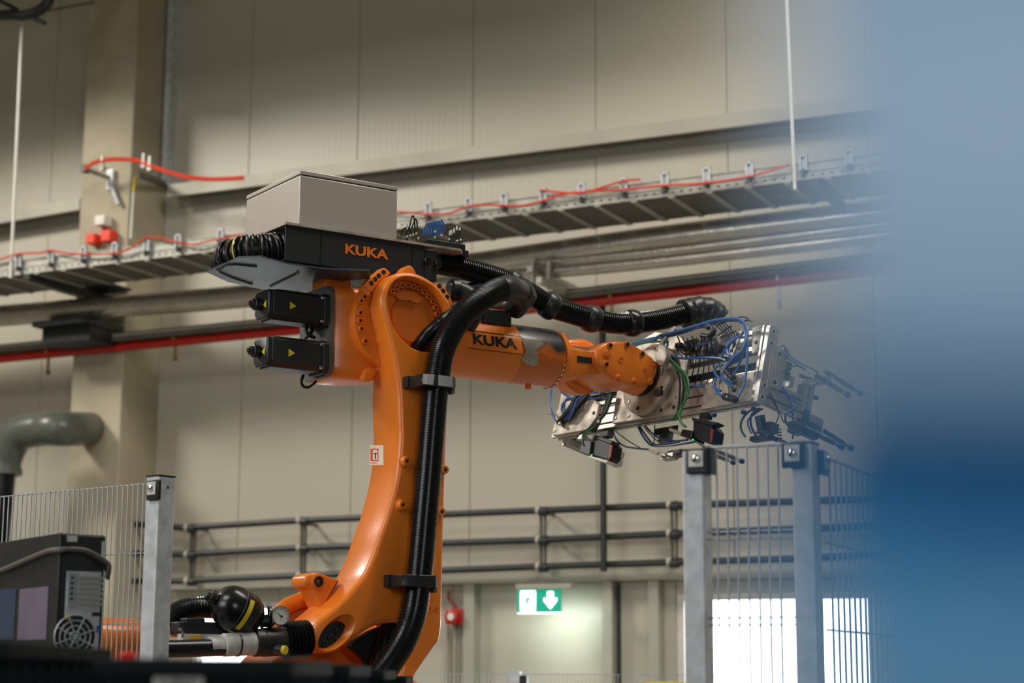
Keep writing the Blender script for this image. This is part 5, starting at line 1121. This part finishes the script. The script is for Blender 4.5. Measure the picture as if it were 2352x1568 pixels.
# right fence: two posts, panel between, panel receding
P0 = CAM+ray(1815, 1018)*4.15; FR = mkframe(Vector((P0.x, P0.y, 0)), R(-25)); ztp = P0.z
pw = FR.Y(1864, 1030, 0).x; 
fr_ = thing('mesh_fence', 'galvanised wire mesh fence between two square posts at the right, below the gripper', 'fence', FR, (0, 0, 0))
lx0 = FR.Y(1566, 1040, 0).x; lx1 = FR.Y(1614, 1040, 0).x; zt1 = FR.Y(1590, 1034, 0).z
post(fr_, FR, lx0, 0, lx1-lx0, .062, zt1); post(fr_, FR, 0, 0, pw, .06, ztp)
bx0 = FR.Y(1645, 1040, .02).x; sp = (FR.Y(1787, 1300, .02).x-FR.Y(1645, 1300, .02).x)/6
zt2 = FR.Y(1700, 1024, .02).z
w0 = None
for i in range(7):
    if w0 is None: w0 = part(MB().tube([Vector((bx0, .02, .1)), Vector((bx0, .02, zt2))], .0024, 8), 'upright_wire', WIRE, fr_)
    else:
        w = w0.copy(); link(w); w.parent = fr_; w.location = (w0.location.x+i*sp, w0.location.y, w0.location.z)
z = zt2
while z > .2:
    part(MB().tube([Vector((lx1, .024, z)), Vector((0, .024, z))], .0024 if z != zt2 else .004, 8), 'cross_wire', WIRE, fr_)
    if z != zt2: part(MB().tube([Vector((lx1, .024, z-.016)), Vector((0, .024, z-.016))], .0022, 8), 'cross_wire', WIRE, fr_)
    z -= .196
for px, py, x in ((1603, 1056, 0), (1822, 1043, 0)):
    c = FR.Y(px, py, 0); clampf(fr_, Vector((c.x, 0, c.z)), 1, 0)
mb = MB(); c = FR.Y(1620, 1056, .01); part(MB().box(c+Vector((-.004, -.01, -.034)), c+Vector((.016, .03, .03))), 'clamp_side', BLACKP, fr_, bevel=.003)
F2 = Frame(FR.M @ Matrix.Translation((pw, .03, 0)) @ Matrix.Rotation(R(90), 4, 'Z'))   # x: away from camera
f2 = thing('mesh_fence', 'receding wire mesh fence running back from the right corner post', 'fence', F2, (0, 0, 0))
cx_ = F2.Y(1905, 1060, -.01)
za_ = ztp-.025
w0 = None
for i in range(32):
    if w0 is None: w0 = part(MB().tube([Vector((.07, -.01, .1)), Vector((.07, -.01, za_))], .0024, 8), 'upright_wire', WIRE, f2)
    else: w = w0.copy(); link(w); w.parent = f2; w.location = (w0.location.x+i*.05, w0.location.y, w0.location.z)
z = za_
while z > .2:
    part(MB().tube([Vector((.03, -.006, z)), Vector((1.66, -.006, z))], .0026, 8), 'cross_wire', WIRE, f2); z -= .196
clampf(f2, Vector((.035, -.0, za_-.012)), 1, 0)
# far fence near the wall
P0 = CAM+ray(1180, 1546)*9.2; FF = mkframe(Vector((P0.x, P0.y, 0)), R(-12)); 
ff = fence('mesh_fence', 'distant low mesh fence with slim post along the bottom of the picture', FF, (0, 0, 0), -.75, 1.02, P0.z-.002, .02, 0, 0, stuff=True, wr=.0016)
part(MB().box((-.02, -.03, 0), (.035, .03, P0.z+.01)), 'post', GALV, ff); part(MB().box((.035, -.02, P0.z-.07), (.07, .03, P0.z-.01)), 'panel_clamp', BLACKP, ff)
c = FF.Y(1535, 1568, .3)
yb = thing('yellow_marked_box', 'sliver of a black and yellow box behind the far fence', 'box', FF, (c.x, .3, 0))
part(MB().box((c.x-.12, .3, 0), (c.x+.08, .7, c.z-.02)), 'box_body', BLACKM, yb); part(MB().box((c.x-.121, .299, c.z-.02), (c.x+.081, .701, c.z+.006)), 'box_lid', YELLOW, yb)
# ================================================================= computer tower on a cabinet
P0 = CAM+ray(146, 1224)*4.45; PF = mkframe(Vector((P0.x, P0.y, 0)), R(34)); zt3 = P0.z     # x: along rear face, -x... y: depth
pcb = zt3-.43; rw = PF.Y(246, 1240, 0).x
pc = thing('computer_tower', 'black computer tower seen from behind on the left with dusty rear panel', 'computer', PF, (0, 0, pcb))
part(MB().box((-.002, .004, pcb+.004), (rw, .44, zt3)), 'case', BLACKM, pc, bevel=.006)
SIDEF = PF
part(MB().box((-.008, .0, pcb), (-.002, .45, zt3+.002)), 'side_panel', BLACKP, pc, bevel=.002)
zr = lambda py: PF.Y(190, py, 0).z
xr = lambda px: PF.Y(px, 1350, 0).x
rp_ = part(MB().box((xr(152), -.003, pcb+.01), (rw-.012, .004, zr(1312))), 'rear_panel', GALV, pc)
part(MB().box((xr(155), -.006, zr(1395)), (xr(176), -.003, zr(1318))), 'port_cluster', WIRE, rp_)
for k in range(6): part(MB().box((xr(180), -.007, zr(1330+k*12)), (xr(236), -.003, zr(1323+k*12))), 'slot_cover', GALVT, rp_)
for k in range(5): part(MB().box((xr(160), -.0075, zr(1330+k*12)), (xr(166), -.006, zr(1325+k*12))), 'port', BLACKP, rp_)
c = PF.Y(172, 1462, -.006); rr3 = .052
part(MB().cyl(c, c+Vector((0, .003, 0)), rr3, n=28), 'fan_opening', BLACKP, rp_)
for k in range(4):
    r_ = rr3*(.25+.25*k); part(MB().tube([c+Vector((math.cos(t)*r_, -.002, math.sin(t)*r_)) for t in [2*math.pi*i/24 for i in range(25)]], .0022, 6, False), 'fan_grille', WIRE, rp_)
for k in range(4): t = R(45*k+20); part(MB().tube([c+Vector((math.cos(t)*rr3, -.003, math.sin(t)*rr3)), c-Vector((math.cos(t)*rr3, .003, math.sin(t)*rr3))], .0018, 6), 'fan_grille', WIRE, rp_)
part(MB().box(PF.Y(222, 1452, -.008), PF.Y(229, 1436, -.006)), 'blue_port', BLUEC, rp_); part(MB().box(PF.Y(153, 1422, -.008), PF.Y(161, 1412, -.006)), 'yellow_tag', YELLOW, rp_); part(MB().box(PF.Y(212, 1414, -.008), PF.Y(230, 1406, -.006)), 'power_switch', BLACKP, rp_)
part(MB().box(PF.Y(154, 1243, -.002), PF.Y(178, 1230, -.001)), 'rear_sticker', WHITEL, pc); part(MB().box(PF.Y(233, 1284, -.002), PF.Y(240, 1243, -.001)), 'rear_sticker', WHITEL, pc)
SCR1 = mat('blue_reflection', rgb(44, 60, 84), .5, var=.2, scale=5); SCR2 = mat('pale_pink_reflection', rgb(104, 92, 112), .5, var=.2, scale=5)
def sq(px0, py0, px1, py1, m, nm):
    a = PF.X(px0, py1, -.0085); b = PF.X(px1, py0, -.0085); part(MB().box((-.0095, a.y, a.z), (-.008, b.y, b.z)), nm, m, pc)
sq(112, 1470, 40, 1346, SCR2, 'side_reflection'); sq(38, 1470, -20, 1350, SCR1, 'side_reflection')  # blue and pink patches paint a screen reflection onto the side panel
cabp = [PF.X(-60, 1325, -.02), PF.X(0, 1310, -.02), PF.X(60, 1285, -.02), PF.X(110, 1265, -.02), PF.X(140, 1262, -.02), PF.Y(160, 1261, -.02), PF.Y(195, 1264, -.02), PF.Y(225, 1278, -.02), PF.Y(248, 1295, -.02), PF.Y(250, 1308, -.02), PF.Y(246, 1326, -.01)]
solo(MB().tube(spline(cabp, 6), .0065, 8), 'power_cable', mat('grey_brown_cable', rgb(92, 82, 76), .5), PF, 'brown grey cable slung across the back of the computer tower', 'cable')
cabp2 = [PF.Y(150, 1262, -.01), PF.Y(190, 1262, -.015), PF.Y(222, 1284, -.015), PF.Y(244, 1308, -.015), PF.Y(248, 1330, -.01)]
solo(MB().tube(spline(cabp2, 6), .005, 8), 'power_cable', BLACKP, PF, 'black cable hanging at the right edge of the computer tower', 'cable')
st = thing('equipment_cabinet', 'dark cabinet under the computer tower, mostly behind the crates', 'cabinet', PF, (0, 0, 0))
part(MB().box((-.02, -.05, 0), (.5, .6, pcb-.03)), 'cabinet_body', BLACKM, st); part(MB().box((-.03, -.06, pcb-.03), (.51, .61, pcb)), 'cabinet_top', BLACKP, st)
# ================================================================= black pallet boxes in the foreground
def palletbox(name, label, corner, yaw, wdt, lng, zt_, tag_=None):
    F = mkframe(Vector((corner[0], corner[1], 0)), yaw)     # x to the left (negative), y away
    t = thing(name, label, 'crate', F, (-wdt/2, lng/2, 0), group='black plastic boxes in the foreground')
    mb = MB(); h = zt_; wt = .012
    for a, b in (((-wdt, 0, .15), (-wdt+wt, lng, h-.018)), ((-wt, 0, .15), (0, lng, h-.018)), ((-wdt+wt, 0, .15), (-wt, wt, h-.018)), ((-wdt+wt, lng-wt, .15), (-wt, lng, h-.018)), ((-wdt+wt, wt, .15), (-wt, lng-wt, .17))): mb.box(a, b)
    part(mb, 'box_wall', CRATE, t)
    rim = MB(); e = .014
    rim.box((-wdt-e, -e, h-.022), (e, 0, h)); rim.box((-wdt-e, lng, h-.022), (e, lng+e, h)); rim.box((-wdt-e, 0, h-.022), (-wdt, lng, h)); rim.box((0, 0, h-.022), (e, lng, h))
    part(rim, 'rim', CRATE, t, bevel=.004)
    lo2 = MB(); 
    part(MB().box((-wdt-.008, -.008, h-.075), (.008, lng+.008, h-.066)), 'rim_ledge', CRATE, t)
    k = .05
    while k < lng: part(MB().box((0, k-.004, .2), (.012, k+.004, h-.022)), 'rib', CRATE, t); k += .085
    k = .04
    while k < wdt: part(MB().box((-k-.004, -.012, .2), (-k+.004, 0, h-.022)), 'rib', CRATE, t); k += .085
    for sx_ in (-wdt+.05, -.09): 
        for sy_ in (.03, lng-.09): part(MB().box((sx_, sy_, 0), (sx_+.06, sy_+.06, .15)), 'foot', CRATE, t)
    return t, F
def corner_at(px, py, d): P = CAM+ray(px, py)*d; return P
P0 = corner_at(292, 1490, 2.9)
Pn = corner_at(0, 1462, 2.2)
b1, B1 = palletbox('plastic_box', 'black ribbed plastic box at the bottom left corner under the computer', (P0.x, P0.y-.75, 0), R(3.0), .6, .75, P0.z+.0)
P0 = corner_at(650, 1512, 2.25)
b2, B2 = palletbox('plastic_box', 'black ribbed plastic box with barcode label at the bottom centre', (P0.x, P0.y, 0), R(1.5), .215, .72, P0.z)
b3, B3 = palletbox('plastic_box', 'black ribbed plastic box behind the barcode box, below the arm base', (P0.x+.004, P0.y+.752, 0), R(1.5), .215, .72, P0.z-.003)
b4, B4 = palletbox('plastic_box', 'fourth black ribbed plastic box directly below the lower hose bend', (P0.x+.008, P0.y+1.504, 0), R(1.5), .215, .72, P0.z-.010)
b5, B5 = palletbox('plastic_box', 'small dark box end just right of the lower hose bend at the bottom edge', (P0.x+.012, P0.y+2.256, 0), R(1.5), .215, .60, P0.z-.024)
lbl = thing('barcode_label', 'white barcode label stuck on the front of the centre black box', 'label', B2, B2.Y(408, 1575, -.015))
a = B2.Y(352, 1600, -.015); b = B2.Y(466, 1556, -.015); part(MB().box((a.x, -.0155, a.z), (b.x, -.0125, b.z)), 'label_sheet', WHITEL, lbl)
bc = MB(); x = a.x+.006; 
while x < b.x-.006: w = random.choice((.0012, .002, .003)); bc.box((x, -.0160, b.z-.012), (x+w, -.0155, b.z-.001)); x += w+random.choice((.0015, .0025))
part(bc, 'barcode', BLACKP, lbl, kind='stuff')
c = CAM+ray(296, 1505)*3.1
rc = thing('push_button', 'small blurred red push button between the two black boxes', 'button', W0, c-Vector((0, 0, .01)))
REDE = mat('bright_red_plastic', rgb(240, 40, 36), .4)
part(MB().box(c+Vector((-.012, -.01, -.010)), c+Vector((.012, .01, .006))), 'button_head', REDE, rc, bevel=.003); part(MB().box(c+Vector((-.004, 0, -.25)), c+Vector((.004, .008, -.010))), 'button_stem', BLACKP, rc)
# ================================================================= blue machine guard close to the lens
bp = thing('blue_machine_guard', 'large blurred blue machine guard very close at the right edge', 'machine guard', W0, (.1, .19, 0))
dz = .178
zq = lambda py: (CAM+ray(1850, py)*dz).z
xe_ = (1864-1176)/FPX*dz
BLUEU = mat('sheen_blue_cover', rgb(158, 196, 232), .4, var=.03, scale=2, rvar=.05); BLUEL = mat('deep_blue_panel', rgb(80, 156, 206), .5, var=.03, scale=2, rvar=.05)  # upper cover's paler blue has window sheen put into its colour
def sheet(prof, name, m):
    fr = [Vector((xe_, y, z)) for y, z in prof]; bk = [Vector((xe_, y+.002, z)) for y, z in reversed(prof)]
    lp_ = fr+bk; mb = MB().prism(lp_, [p+Vector((.22, .03, 0)) for p in lp_]); return part(mb, name, m, bp, ang=60)
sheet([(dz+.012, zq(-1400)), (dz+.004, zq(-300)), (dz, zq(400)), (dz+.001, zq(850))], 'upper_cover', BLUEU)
sheet([(dz+.001, zq(852)), (dz+.020, zq(1150))], 'sloping_lip', BLUEL)
sheet([(dz+.020, zq(1152)), (dz+.006, zq(1300)), (dz+.003, zq(1600)), (dz+.003, zq(3200))], 'lower_panel', BLUEL)
part(MB().box((xe_+.06, dz+.05, 0), (xe_+.14, dz+.12, CAMZ+.12)), 'guard_post', BLUEL, bp)
part(MB().box((xe_+.01, dz+.02, zq(3000)), (xe_+.2, dz+.05, zq(3190))), 'cross_stay', BLUEL, bp)
